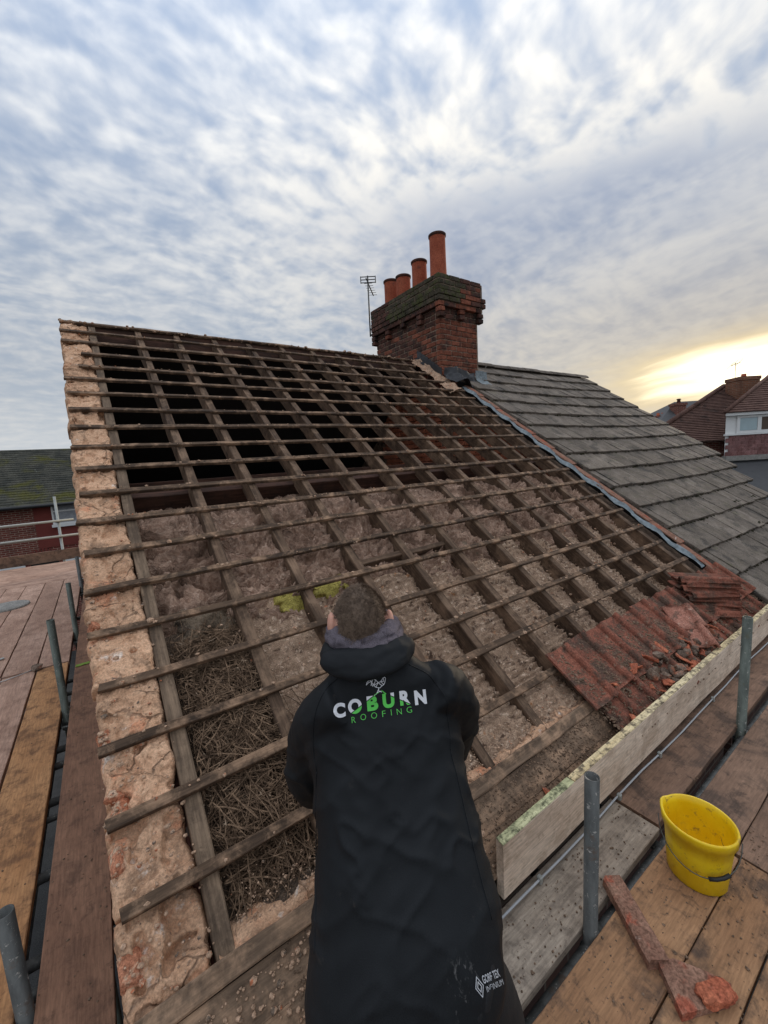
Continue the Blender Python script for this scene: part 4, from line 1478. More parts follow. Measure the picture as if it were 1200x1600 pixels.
def coupler(x, y, z_):
    v, f = lathe([(0.026, -0.03), (0.036, -0.03), (0.036, 0.03), (0.026, 0.03)], 14)
    o_ = sobj('coupler', mesh_from('coupler', v, f), M['steel'], loc=(x, y, z_))
    v, f = tube_path([(-0.045, -0.03, 0), (0.045, -0.03, 0)], 0.009, 6)
    obj('bolt', mesh_from('bolt', v, f), M['steel_pale'], o_)


for cx, cy in ((1.365, -0.443), (3.10, -0.425), (-0.29, 0.53), (-0.29, 2.63), (-0.292, 4.50), (-0.30, 6.76)):
    coupler(cx, cy, DECK - 0.12)
for cz in (0.51, 0.195):
    coupler(-0.66, 9.62, cz)
    coupler(-2.02, 9.62, cz)
pole(1.365, -0.443, GROUND, 0.305)
pole(3.10, -0.425, GROUND, 0.382, mat=M['steel_old'])
pole(5.2, -0.43, GROUND, 0.42, mat=M['steel_old'])
pole(-0.29, 0.53, GROUND, 0.075)
pole(-0.29, 2.63, GROUND, 0.395, mat=M['steel_old'])
pole(-0.292, 4.50, GROUND, 0.252, mat=M['steel_old'])
pole(-0.30, 6.76, GROUND, 0.172)
pole(-0.66, 9.62, GROUND, 1.02, mat=M['steel_pale'])
pole(-2.02, 9.62, GROUND, 1.05, mat=M['steel_pale'])
pole(-1.85, 0.5, GROUND, 0.9)
# ledgers and transoms
tube('ledger', (-0.3, -0.447, DECK - 0.072), (7.5, -0.440, DECK - 0.072))
tube('ledger', (-0.6, -1.45, DECK - 0.075), (7.5, -1.45, DECK - 0.075))
tube('ledger', (-0.345, -0.5, DECK - 0.085), (-0.345, 9.7, DECK - 0.085))
tube('ledger', (-1.85, -0.5, DECK - 0.085), (-1.85, 9.7, DECK - 0.085))
for x in (0.3, 1.43, 1.95, 3.17, 4.2, 5.1, 6.4):
    tube('transom', (x, -1.6, DECK - 0.062 - 0.003), (x, -0.06, DECK - 0.062 - 0.003), 0.0215)
for y in (0.30, 0.62, 0.75, 1.15, 1.55, 1.68, 2.0, 2.2, 2.7, 2.85, 3.05, 3.3, 4.56, 5.2, 6.82, 7.4):
    tube('transom', (-2.0, y, DECK - 0.062 - 0.003), (0.008, y + random.uniform(-.02, .02), DECK - 0.062 - 0.003), random.choice((0.0215, 0.016)))
tube('guard_rail', (-0.4, 9.58, 0.52), (-4.2, 9.58, 0.50), mat=M['steel_pale'])
tube('guard_rail', (-0.2, 9.58, 0.20), (-4.2, 9.58, 0.19), mat=M['steel_pale'])


def board(name, x, y, z_, L, Wd, T, mat, rz=0.0, seed=0, tilt=0.0, label=None, jit=0.0016):
    me = plank(name, L, Wd, T, nseg=max(6, int(L * 6)), jit=jit, ch=0.003, seed=seed)
    return sobj(name, me, mat, Matrix.Translation((x, y, z_)) @ Matrix.Rotation(rz, 4, 'Z') @ Matrix.Rotation(tilt, 4, 'X'), label=label)


# front deck
board('deck_board', -0.62, -0.315, DECK, 2.60, 0.215, 0.038, M['deck_grey'], seed=900, label='grey cement stained plank under the toe board')
board('deck_board', 1.995, -0.303, DECK + 0.005, 3.9, 0.215, 0.038, M['deck_brown'], seed=901)
board('deck_board', -1.9, -0.572, DECK, 3.98, 0.208, 0.038, M['deck'], seed=902)
board('deck_board', 2.095, -0.560, DECK, 3.9, 0.19, 0.038, M['deck_brown'], seed=903)
board('deck_board', -0.9, -0.7555, DECK - 0.001, 2.99, 0.150, 0.038, M['deck'], seed=904)
board('deck_board', 2.10, -0.760, DECK, 3.9, 0.20, 0.038, M['deck_brown'], seed=905)
board('deck_board', -1.9, -0.945, DECK, 3.75, 0.215, 0.038, M['deck'], seed=906)
board('deck_board', 1.86, -0.976, DECK, 3.9, 0.215, 0.038, M['deck_brown'], seed=907)
board('deck_board', -1.9, -1.17, DECK, 3.9, 0.215, 0.038, M['deck'], seed=908)
board('deck_board', -1.9, -1.395, DECK, 3.9, 0.215, 0.038, M['deck'], seed=909)
# gable deck
board('deck_board', -0.155, -0.16, DECK, 7.6, 0.215, 0.038, M['ply_red'], rz=math.pi / 2, seed=910, label='long red brown board beside the gable verge')
board('deck_board', -0.428, -0.43, DECK, 4.02, 0.222, 0.038, M['ply_orange'], rz=math.pi / 2, seed=911, label='orange stained deck board nearest the camera')
board('deck_board', -0.665, -0.43, DECK, 4.02, 0.225, 0.038, M['ply_pink'], rz=math.pi / 2, seed=912)
for i in range(3):
    board('deck_board', -0.90 - i * 0.232, -0.43, DECK, 4.05, 0.226, 0.038, M['ply_pink'], rz=math.pi / 2, seed=913 + i)
xs = [-0.43, -0.672, -0.915, -1.155, -1.395, -1.63]
for i, x in enumerate(xs):
    board('deck_board', x, 3.62, DECK + 0.001, 3.86, 0.232, 0.038, M['ply_pink'], rz=math.pi / 2, seed=920 + i)
for i in range(8):
    board('deck_board', -3.9, 7.62 + i * 0.232, DECK, 3.75, 0.226, 0.038, M['ply_pink'], seed=930 + i)
# far toe board
board('toe_board', -2.0, 9.545, DECK + 0.225, 1.7, 0.032, 0.22, M['deck_brown'], seed=940, jit=0.004, label='cracked weathered toe board at the far end of the gable deck')
# front toe board with its chipped edge
me = plank('toe_board', 5.2, 0.036, 0.232, nseg=30, jit=0.0015, ch=0.003, seed=941)
tb = sobj('toe_board', me, M['toe'], Matrix.Translation((1.165, -0.208, -0.013)), label='pale plywood toe board along the eaves')
v, f = plank_vf(3.7, 0.0355, 0.006, nseg=40, jit=0.0012, ch=0.002, seed=942)
ed = obj('chipped_edge', mesh_from('chipped_edge', v, [tuple(reversed(x)) for x in f]), M['toe_edge'], tb, loc=(0.47, 0, 0.005))
v, f = plank_vf(0.465, 0.0355, 0.006, nseg=8, jit=0.0012, ch=0.002, seed=943)
ed = obj('chipped_edge', mesh_from('chipped_edge', v, [tuple(reversed(x)) for x in f]), M['toe_green'], tb, loc=(0.0, 0, 0.005))
# cable clipped along the foot of the toe board
pts = [(1.0 + i * 0.25, -0.240 - 0.004 * math.sin(i), DECK + 0.022 + 0.006 * math.sin(i * 1.7)) for i in range(18)]
v, f = tube_path(pts, 0.0045, 8)
tag(obj('cable', mesh_from('cable', v, f, True), M['cable']), 'thin white cable running along the foot of the toe board', 'cable')
cb_ = bpy.data.objects['cable']
for i, x in enumerate((1.36, 2.0, 2.45, 3.25)):
    v, f = cbox(0.02, 0.02, 0.03, 0.003)
    obj('cable_clip', mesh_from('cable_clip', v, f), M['steel_pale'], cb_, loc=(x, -0.241, DECK + 0.020))

# ================================================================= THINGS ON THE DECKS
# yellow bucket
m, t, b = new_mat('yellow plastic', 0.38, 0.0, 0.45)
c = coords(t, 'world')
col = t.mix(t.smooth(t.noise(c, 9, 5, 0.6), 0.35, 0.7), (0.78, 0.50, 0.004), (0.86, 0.60, 0.012))
col = t.mix(t.math('MULTIPLY', t.smooth(t.noise(c, 26, 6, 0.7), 0.56, 0.70), 0.85), col, (0.26, 0.15, 0.04))
col = t.mix(t.math('MULTIPLY', t.smooth(t.noise(c, 7, 6, 0.7), 0.54, 0.72), 0.5), col, (0.40, 0.26, 0.06))
t.l.new(col, b.inputs['Base Color'])
bump(t, b, t.noise(c, 60, 3, 0.6), 0.06, 0.003)
M['yellow'] = m
bk = thing('bucket', 'yellow plastic builder bucket with wire handle on the deck', 'bucket', (1.885, -0.592, DECK + 0.002))
bk.scale = (0.89, 0.89, 0.89)
n = 96
prof = [(0.0, 0.012), (0.098, 0.012), (0.103, 0.0), (0.107, 0.004), (0.119, 0.16), (0.124, 0.222), (0.133, 0.225), (0.137, 0.262), (0.134, 0.270), (0.127, 0.268), (0.122, 0.235), (0.114, 0.15), (0.102, 0.016), (0.0, 0.016)]
v, f = lathe(prof, n)
LIP = math.radians(100)
v2 = []
for (x, y, z) in v:
    a = math.atan2(y, x)
    da = (a - LIP + math.pi) % (2 * math.pi) - math.pi
    k_ = max(0, 1 - abs(da) / 0.42) * max(0, (z - 0.17) / 0.1)
    rr_ = 1 + 0.04 * k_
    flute = 1 + 0.012 * (abs(math.sin(a * 6)) < 0.27) * (0.002 < z < 0.232)
    v2.append((x * rr_ * flute * 0.96, y * rr_ * flute * 1.03, z + 0.016 * k_))
obj('body', mesh_from('body', v2, f, True), M['yellow'], bk)
# wire handle hanging down on the near side
hp = []
for i in range(17):
    t_ = i / 16
    a = math.radians(112 + t_ * 180)
    drop = 0.225 - 0.115 * math.sin(math.pi * t_) ** 0.8
    rad = 0.146 - 0.012 * math.sin(math.pi * t_)
    hp.append((rad * math.cos(a) * 0.98, rad * math.sin(a) * 1.02, drop))
v, f = tube_path(hp, 0.0022, 6)
hd = obj('wire_handle', mesh_from('wire_handle', v, f, True), M['steel'], bk)
v, f = tube_path(hp[9:13], 0.008, 8)
obj('grip', mesh_from('grip', v, f, True), M['black'], hd)
v, f = tube_path([(0.118, -0.03, 0.22), (0.108, -0.045, 0.18), (0.094, -0.062, 0.14), (0.07, -0.085, 0.115), (0.055, -0.095, 0.10)], 0.0018, 5)
obj('loose_wire', mesh_from('loose_wire', v, f, True), M['twig'], bk)

# two pieces of ridge tile
P0, P1 = Vector((1.575, -0.415, DECK)), Vector((1.425, -0.640, DECK))
ax = (P1 - P0)
L = ax.length
ang = math.atan2(ax.y, ax.x)
prof = [(-0.036, 0.0), (-0.036, 0.034), (-0.026, 0.040), (0.030, 0.040), (0.036, 0.034), (0.036, 0.0)]
v, f = [], []
N_ = 14
rj = random.Random(3)
for i in range(N_ + 1):
    for (y, z) in prof:
        e_ = 0.006 if i in (0, N_) else 0.0012
        v.append((L * i / N_ + rj.uniform(-e_, e_), y + rj.uniform(-.0015, .0015), max(0, z + rj.uniform(-.001, .001))))
for i in range(N_):
    for j in range(5):
        a = i * 6 + j
        f.append((a, a + 6, a + 7, a + 1))
f.append(tuple(range(6)))
f.append(tuple(N_ * 6 + j for j in range(5, -1, -1)))
me = mesh_from('ridge_tile_piece', v, f)
tag(obj('ridge_tile_piece', me, M['clay_dusty'], None, mtx=Matrix.Translation(P0) @ Matrix.Rotation(ang, 4, 'Z')), 'long narrow red brown tile piece lying by the near scaffold pole', 'tile piece', 'tile pieces on the deck')
pc = thing('tile_slab', 'dusty broken tile slab with a raw red clay end on the deck', 'tile piece', (1.43, -0.72, DECK), 'tile pieces on the deck')
outl = [(-0.01, 0.085), (0.055, 0.075), (0.10, 0.005), (0.135, -0.05), (0.09, -0.095), (-0.02, -0.07), (-0.105, -0.012), (-0.06, 0.05)]
outl = [(0.0, 0.09), (0.045, 0.06), (0.09, -0.02), (0.115, -0.075), (0.06, -0.085), (-0.02, -0.045), (-0.088, -0.012), (-0.05, 0.035)]
nn = len(outl)
v = [(x, y, 0.0) for x, y in outl] + [(x * .98, y * .98, 0.026 + 0.004 * math.sin(i)) for i, (x, y) in enumerate(outl)] + [(0.0, 0.0, 0.030)]
f = [tuple(range(nn))[::-1]] + [(i, (i + 1) % nn, (i + 1) % nn + nn, i + nn) for i in range(nn)] + [(i + nn, (i + 1) % nn + nn, 2 * nn) for i in range(nn)]
obj('slab', mesh_from('slab', v, f), M['clay_dusty'], pc)
bm = bmesh.new()
bmesh.ops.create_icosphere(bm, subdivisions=4, radius=1.0)
co = np.array([v_.co[:] for v_ in bm.verts])
co = np.sign(co) * np.abs(co) ** 0.55
dn_ = 1 + fbm(co, 1.9, 5, 61) * 0.30
for v_, q_ in zip(bm.verts, co):
    v_.co = q_
for v_, k_ in zip(bm.verts, dn_):
    v_.co *= k_
    v_.co.z = max(v_.co.z, -0.2)
me = bpy.data.meshes.new('raw_end')
bm.to_mesh(me)
bm.free()
me.polygons.foreach_set('use_smooth', np.ones(len(me.polygons), dtype=bool))
me.set_sharp_from_angle(angle=math.radians(40))
o = obj('raw_end', me, M['clay_fresh'], pc, loc=(0.045, -0.052, 0.026), rot=(0, 0, math.radians(-22)))
o.scale = (0.058, 0.030, 0.022)
# sand and crumbs trodden into the decks
gr = MB()
cr = gr
for i in range(620):
    x, y = rr.uniform(1.0, 2.3), rr.uniform(-1.0, -0.48)
    crumb((x, y, DECK + 0.001), abs(rr.gauss(0, 0.0022)) + 0.0012)
for i in range(420):
    crumb((rr.uniform(1.0, 3.2), rr.uniform(-0.42, -0.25), DECK + 0.003), abs(rr.gauss(0, 0.002)) + 0.0012)
for i in range(260):
    crumb((rr.uniform(-0.26, -0.05), rr.uniform(0.2, 4.5), DECK + 0.001), abs(rr.gauss(0, 0.002)) + 0.0012)
for i in range(260):
    crumb((rr.uniform(-1.2, -0.33), rr.uniform(0.6, 6.5), DECK + 0.001), abs(rr.gauss(0, 0.002)) + 0.0012)
tag(obj('deck_grit', gr.mesh('deck_grit'), M['grit']), 'fine grit and clay crumbs trodden over the scaffold decks', 'grit', kind='stuff')
cr = cr2
# on the gable deck
v, f = lathe([(0.0, 0.022), (0.22, 0.024), (0.238, 0.018), (0.24, 0.0)], 40)
tag(obj('round_lid', mesh_from('round_lid', v, f, True), M['concrete'], None, loc=(-1.10, 6.25, DECK + 0.004)), 'round grey lid lying on the pink boards at left', 'lid')
o = obj('stone_block', rock(950, 1.0, 0.8, 1), M['stone'], None, loc=(-0.545, 3.60, DECK + 0.028))
o.scale = (0.05, 0.06, 0.04)
tag(o, 'dark stone block on the board joint with a white string', 'stone')
v, f = tube_path([(-0.56, 3.60, DECK + 0.012), (-0.75, 3.52, DECK + 0.008), (-1.0, 3.50, DECK + 0.007), (-1.3, 3.42, DECK + 0.007)], 0.004, 6)
tag(obj('string_line', mesh_from('string_line', v, f, True), M['string']), 'white string line running left from the dark stone block', 'string')
o = obj('stone_block', rock(951, 1.0, 0.8, 1), M['stone'], None, loc=(-0.10, 2.95, DECK + 0.025))
o.scale = (0.045, 0.05, 0.04)
tag(o, 'dark round stone on the red brown board below the green strap', 'stone')
v, f = plank_vf(0.21, 0.045, 0.004, nseg=8, jit=0.002, ch=0.001, seed=5)
tag(obj('green_strap', mesh_from('green_strap', v, [tuple(reversed(x)) for x in f]), M['green_strap'], None, mtx=Matrix.Translation((-0.255, 3.42, DECK + 0.008)) @ Matrix.Rotation(0.12, 4, 'Z')), 'bright green strap across the board beside the verge', 'strap')
o = obj('metal_offcut', rock(952, 1.0, 0.5, 1), M['steel_pale'], None, loc=(-0.86, 4.10, DECK + 0.015))
o.scale = (0.05, 0.02, 0.02)
tag(o, 'small shiny metal offcut at the left picture edge', 'offcut')

# ================================================================= THE WORKER
m, t, b = new_mat('black softshell', 0.62, 0.0, 0.2)
c = coords(t, 'world')
col = t.mix(t.smooth(t.noise(c, 5, 4, 0.6), 0.3, 0.7), (0.0075, 0.0086, 0.0100), (0.0120, 0.0136, 0.0155))
dust = t.math('MULTIPLY', t.smooth(t.noise(c, 17, 7, 0.72), 0.62, 0.78), 0.22)
col = t.mix(dust, col, (0.14, 0.115, 0.095))
for px_, rad_ in (((0.600, -0.585, 0.36), 0.05), ((0.575, -0.600, 0.335), 0.035), ((0.668, -0.600, 0.43), 0.05), ((0.690, -0.585, 0.46), 0.03)):
    dd_ = t.vmath('DISTANCE', c, px_)
    mk_ = t.math('MULTIPLY', t.math('SUBTRACT', 1.0, t.smooth(dd_, 0.0, rad_)), t.smooth(t.noise(t.mapping(c, scale=(1, 1, 0.4)), 55, 5, 0.7, 0.6), 0.54, 0.68))
    col = t.mix(t.math('MULTIPLY', mk_, 0.55), col, (0.30, 0.29, 0.28))
t.l.new(col, b.inputs['Base Color'])
bump(t, b, t.math('ADD', t.noise(c, 420, 2, 0.5), t.math('MULTIPLY', t.noise(c, 14, 4, 0.6), 1.5)), 0.12, 0.004)
M['jacket'] = m
M['hoodie'] = rough_mat('grey purple hoodie', [((0.085, 0.072, 0.084), (0.15, 0.128, 0.145)), ((0.05, 0.042, 0.05), 0.52, 0.66, 22.0)], 14.0, 260.0, 0.4, 0.004)
M['trousers'] = plain('black work trousers', (0.010, 0.010, 0.011), 0.85, var=0.2, vs_=20.0, bstr=0.3)
M['boot'] = plain('brown work boot', (0.10, 0.06, 0.035), 0.7, var=0.3)
M['print_white'] = plain('white print', (0.78, 0.78, 0.80), 0.6, var=0.03)
M['print_green'] = plain('green print', (0.12, 0.62, 0.10), 0.6, var=0.04)
M['print_grey'] = plain('grey print', (0.50, 0.51, 0.53), 0.6, var=0.05)
m, t, b = new_mat('skin', 0.55, 0.0, 0.35)
c = coords(t, 'world')
col = t.mix(t.smooth(t.noise(c, 30, 4, 0.6), 0.3, 0.7), (0.50, 0.24, 0.17), (0.60, 0.32, 0.23))
t.l.new(col, b.inputs['Base Color'])
b.inputs['Subsurface Weight'].default_value = 0.15
b.inputs['Subsurface Radius'].default_value = (0.01, 0.004, 0.002)
M['skin'] = m
m, t, b = new_mat('short brown hair', 0.65, 0.0, 0.3)
c = coords(t, 'world')
col = t.mix(t.smooth(t.noise(c, 60, 4, 0.6), 0.3, 0.7), (0.085, 0.055, 0.036), (0.17, 0.115, 0.078))
t.l.new(col, b.inputs['Base Color'])
bump(t, b, t.noise(c, 500, 3, 0.6), 0.5, 0.002)
M['hair'] = m

A = Vector((0.91, -0.41, -0.03)).normalized()
Uv = Vector((0.277, 0.505, 0.816))
Uv = (Uv - A * Uv.dot(A)).normalized()
Nv = A.cross(Uv).normalized()
wk = thing('person', 'worker in a black printed jacket and hood leaning over the battens, seen from behind', 'person', (0.56, -0.56, DECK))
WOFF = Vector((0.56, -0.56, DECK))


def wobj(name, me, mat=None, parent=None):
    o_ = obj(name, me, mat, parent or wk)
    if parent is None:
        o_.location = -WOFF
    return o_


def ring(cn, ax_, bx, rw, rd, n=40, p=2.4):
    out_ = []
    for j in range(n):
        a = 2 * math.pi * j / n
        ca, sa = math.cos(a), math.sin(a)
        out_.append(cn + ax_ * (rw * math.copysign(abs(ca) ** (2 / p), ca)) + bx * (rd * math.copysign(abs(sa) ** (2 / p), sa)))
    return out_


def loft(rings):
    n = len(rings[0])
    v, f = [], []
    for r_ in rings:
        v += r_
    for i in range(len(rings) - 1):
        for j in range(n):
            a = i * n + j
            b_ = i * n + (j + 1) % n
            f.append((a, b_, b_ + n, a + n))
    f.append(tuple(range(n))[::-1])
    f.append(tuple((len(rings) - 1) * n + j for j in range(n)))
    return v, f


def smooth_path(pts, rads, k_=6):
    """Catmull-Rom through joints"""
    P_ = [Vector(p) for p in pts]
    o1, o2 = [], []
    for i in range(len(P_) - 1):
        p0, p1, p2, p3 = P_[max(i - 1, 0)], P_[i], P_[i + 1], P_[min(i + 2, len(P_) - 1)]
        for j in range(k_):
            t_ = j / k_
            o1.append(0.5 * ((2 * p1) + (p2 - p0) * t_ + (2 * p0 - 5 * p1 + 4 * p2 - p3) * t_ ** 2 + (3 * p1 - p0 - 3 * p2 + p3) * t_ ** 3))
            o2.append(rads[i] * (1 - t_) + rads[i + 1] * t_)
    o1.append(P_[-1])
    o2.append(rads[-1])
    return o1, o2


def limb(pts, rads, n=20):
    p_, r_ = smooth_path(pts, rads)
    v, f = tube_path(p_, r_, n, True)
    # rounded ends
    return v, f


def ball(cn, r_, ax3=None, sub=3):
    bm_ = bmesh.new()
    bmesh.ops.create_icosphere(bm_, subdivisions=sub, radius=1.0)
    ax3 = ax3 or (Vector((1, 0, 0)), Vector((0, 1, 0)), Vector((0, 0, 1)))
    r3 = r_ if isinstance(r_, (list, tuple)) else (r_,) * 3
    v = [Vector(cn) + ax3[0] * (q_.co.x * r3[0]) + ax3[1] * (q_.co.y * r3[1]) + ax3[2] * (q_.co.z * r3[2]) for q_ in bm_.verts]
    f = [tuple(x.index for x in p_.verts) for p_ in bm_.faces]
    bm_.free()
    return v, f


def fuse(name, parts, voxel, iters=6, fac=0.6):
    mb_ = MB()
    for v, f in parts:
        mb_.add(v, f)
    me = mb_.mesh(name + '_raw')
    bm_ = bmesh.new()
    bm_.from_mesh(me)
    bmesh.ops.recalc_face_normals(bm_, faces=bm_.faces)
    bm_.to_mesh(me)
    bm_.free()
    tmp = bpy.data.objects.new('tmp_fuse', me)
    COL.objects.link(tmp)
    md = tmp.modifiers.new('r', 'REMESH')
    md.mode = 'VOXEL'
    md.voxel_size = voxel
    ms = tmp.modifiers.new('s', 'SMOOTH')
    ms.iterations = iters
    ms.factor = fac
    dg = bpy.context.evaluated_depsgraph_get()
    res_ = bpy.data.meshes.new_from_object(tmp.evaluated_get(dg))
    bpy.data.objects.remove(tmp)
    bpy.data.meshes.remove(me)
    res_.name = name
    res_.materials.clear()
    res_.polygons.foreach_set('use_smooth', np.ones(len(res_.polygons), dtype=bool))
    return res_


def displace(me, fn):
    n = len(me.vertices)
    co = np.empty(n * 3)
    me.vertices.foreach_get('co', co)
    co = co.reshape(n, 3)
    no = np.empty(n * 3)
    me.vertex_normals.foreach_get('vector', no)
    no = no.reshape(n, 3)
    co = co + no * fn(co)[:, None]
    me.vertices.foreach_set('co', co.ravel())
    me.update()


BACK = [((0.664, -0.215, 0.915), 0.075, 0.105), ((0.667, -0.245, 0.872), 0.128, 0.14), ((0.667, -0.270, 0.832), 0.182, 0.17), ((0.658, -0.286, 0.780), 0.205, 0.21),
        ((0.637, -0.318, 0.715), 0.212, 0.25), ((0.617, -0.350, 0.655), 0.212, 0.26), ((0.591, -0.418, 0.560), 0.212, 0.265), ((0.558, -0.480, 0.475), 0.226, 0.28),
        ((0.524, -0.532, 0.398), 0.234, 0.30), ((0.494, -0.568, 0.335), 0.235, 0.30), ((0.470, -0.590, 0.275), 0.228, 0.29)]


def torso_rings(shrink=1.0, upto=None):
    rs = []
    for i, (bp, w_, dp) in enumerate(BACK[:upto]):
        bp = Vector(bp)
        nxt = Vector(BACK[min(i + 1, len(BACK) - 1)][0])
        prv = Vector(BACK[max(i - 1, 0)][0])
        tg = (prv - nxt).normalized()
        nn_ = A.cross(tg).normalized()
        slim = 0.010 if i > 4 else 0.0
        rs.append(ring(bp - nn_ * dp / 2 + A * slim * 0.7, A, nn_, (w_ - slim) * shrink, dp / 2 * shrink, 44, 2.5))
    return rs


LARM = [(0.580, -0.205, 0.795), (0.540, -0.142, 0.730), (0.522, -0.084, 0.625), (0.522, -0.045, 0.480), (0.610, 0.050, 0.330), (0.690, 0.130, 0.215)]
RARM = [(0.795, -0.300, 0.795), (0.862, -0.290, 0.738), (0.908, -0.268, 0.650), (0.950, -0.205, 0.500), (0.990, -0.080, 0.350), (1.010, 0.060, 0.235)]
sl_r = [0.068, 0.070, 0.067, 0.061, 0.052, 0.044]
jk = fuse('jacket', [loft(torso_rings())] + [limb(LARM, sl_r), limb(RARM, sl_r)], 0.0075, 12, 0.6)


def folds(co):
    q_ = co @ np.array([[A.x, Uv.x, Nv.x], [A.y, Uv.y, Nv.y], [A.z, Uv.z, Nv.z]])
    # long soft folds pulling from the shoulders and round the waist
    w1 = fbm(np.stack([q_[:, 0] * 2.2 + q_[:, 1] * 1.6, q_[:, 1] * 5.0 - q_[:, 0] * 3.6, q_[:, 2] * 2], 1), 1.2, 3, 151)
    w2 = fbm(np.stack([q_[:, 0] * 3.0 - q_[:, 1] * 2.0, q_[:, 1] * 6.0 + q_[:, 0] * 4.2, q_[:, 2] * 2], 1), 1.5, 3, 157)
    r1 = 1 - np.abs(w1) * 2
    r2 = 1 - np.abs(w2) * 2
    wz = q_[:, 1] - np.array(Vector((0.59, -0.418, 0.56)).dot(Uv))
    waist = 0.55 + 0.45 * np.exp(-(wz / 0.15) ** 2)
    arm = np.clip((np.abs(q_[:, 0] - Vector((0.62, -0.35, 0.65)).dot(A)) - 0.15) / 0.06, 0, 1)
    return (np.clip(r1, 0, 1) ** 4 * 0.0075 + np.clip(r2, 0, 1) ** 5 * 0.0075) * waist + arm * fbm(co, 18, 3, 163) * 0.006


displace(jk, folds)
jo = wobj('jacket', jk, M['jacket'])

# head and body as one surface
HC = Vector((0.679, -0.134, 0.948))
HU = Vector((0.26, 0.40, 0.88)).normalized()
HA = (A - HU * A.dot(HU)).normalized()
HF = HU.cross(HA).normalized()      # towards the face
body = []
body.append(ball(HC, (0.0695, 0.092, 0.106), (HA, HF, HU)))
body.append(ball(HC - HU * 0.05 + HF * 0.045, (0.058, 0.062, 0.075), (HA, HF, HU)))       # jaw
body.append(ball(HC + HF * 0.098 - HU * 0.012, (0.014, 0.022, 0.026), (HA, HF, HU)))        # nose
body.append(ball(HC + HF * 0.088 - HU * 0.060, (0.024, 0.014, 0.010), (HA, HF, HU)))        # mouth
for e_ in (-1, 1):
    ec = HC + HA * (0.0835 * e_) + HU * 0.004 - HF * 0.012
    body.append(ball(ec, (0.0125, 0.021, 0.035), ((HA + HF * -0.5 * e_ * e_).normalized(), HF, HU)))
    body.append(ball(HC + HA * (0.03 * e_) + HF * 0.082 + HU * 0.012, (0.013, 0.010, 0.010), (HA, HF, HU)))
body.append(limb([HC - HU * 0.04 - HF * 0.02, HC - HU * 0.12 - HF * 0.02, Vector((0.694, -0.135, 0.85)), Vector((0.672, -0.190, 0.74))], [0.056, 0.050, 0.046, 0.06]))
body.append(loft(torso_rings(0.74)[3:]))
for arm_, sgn in ((LARM, 1), (RARM, -1)):
    body.append(limb(arm_, [0.045, 0.050, 0.048, 0.043, 0.036, 0.028]))
    wr_ = Vector(arm_[-1])
    dr = (wr_ - Vector(arm_[-2])).normalized()
    sd = dr.cross(Vector((0, -ST, CT))).normalized()
    dn2 = sd.cross(dr).normalized()
    if dn2.z > 0:
        dn2 = -dn2
    palm = wr_ + dr * 0.055
    body.append(ball(palm, (0.042, 0.052, 0.015), (sd, dr, dn2)))
    for k_, ln in enumerate((0.066, 0.076, 0.071, 0.056)):
        b0 = palm + dr * 0.038 + sd * (0.030 - 0.0205 * k_)
        body.append(limb([b0, b0 + dr * ln * 0.5 + dn2 * 0.006, b0 + dr * ln * 0.75 + dn2 * 0.026, b0 + dr * ln * 0.72 + dn2 * 0.048], [0.0095, 0.0088, 0.008, 0.0072], 10))
    tb0 = wr_ + dr * 0.025 + sd * (0.030 * sgn)
    body.append(limb([tb0, tb0 + sd * 0.026 * sgn + dr * 0.022, tb0 + sd * 0.034 * sgn + dr * 0.05 + dn2 * 0.018], [0.012, 0.0105, 0.0085], 10))
HIPL, HIPR = Vector((0.490, -0.450, 0.300)), Vector((0.610, -0.515, 0.310))
LLEG = [HIPL, (0.500, -0.450, 0.06), (0.500, -0.520, -0.20), (0.500, -0.525, DECK + 0.07)]
RLEG = [HIPR, (0.735, -0.520, 0.06), (0.785, -0.565, -0.20), (0.790, -0.570, DECK + 0.07)]
for lg in (LLEG, RLEG):
    body.append(limb(lg, [0.060, 0.052, 0.042, 0.04]))
bo = wobj('body', fuse('body', body, 0.0058, 4, 0.5), M['skin'])

# trousers and boots
tr = fuse('trousers', [limb(LLEG, [0.100, 0.085, 0.070, 0.066]), limb(RLEG, [0.115, 0.088, 0.070, 0.066]), ball((0.545, -0.455, 0.27), (0.15, 0.09, 0.11), (A, Vector((0.41, 0.91, 0)), Vector((0, 0, 1))))], 0.010, 8, 0.6)
displace(tr, lambda co: fbm(co, 12, 3, 171) * 0.008)
wobj('trousers', tr, M['trousers'])
for lg in (LLEG, RLEG):
    ft = Vector(lg[-1])
    fd = Vector((0.25, 0.96, 0)).normalized()
    sd = Vector((fd.y, -fd.x, 0))
    parts = [limb([ft + Vector((0, 0, 0.09)), ft + Vector((0, 0, 0.0)), ft - Vector((0, 0, 0.03))], [0.056, 0.056, 0.056]),
             ball(Vector((ft.x, ft.y, DECK + 0.050)) + fd * 0.07, (0.048, 0.125, 0.046), (sd, fd, Vector((0, 0, 1)))),
             ball(Vector((ft.x, ft.y, DECK + 0.045)) - fd * 0.02, (0.044, 0.062, 0.042), (sd, fd, Vector((0, 0, 1))))]
    bt = wobj('boot', fuse('boot', parts, 0.008, 4, 0.5), M['boot'])

# hood of the jacket, a fat roll lying round the neck
NC = Vector((0.674, -0.164, 0.894))
FR = (Vector((0.36, 0.80, 0.0)) + Uv * -0.05)
FRn = (FR - A * FR.dot(A)).normalized()
hood = []
pts, rd = [], []
for i in range(25):
    a = math.radians(-128 + 256 * i / 24)      # 0 = straight back
    back = -FRn
    p_ = NC + A * (0.100 * math.sin(a)) + back * (0.078 * math.cos(a)) - Uv * (0.004 + 0.010 * max(0, math.cos(a)))
    pts.append(p_)
    rd.append(0.027 - 0.004 * max(0, math.cos(a)))
hood.append(tube_path(pts, rd, 18))
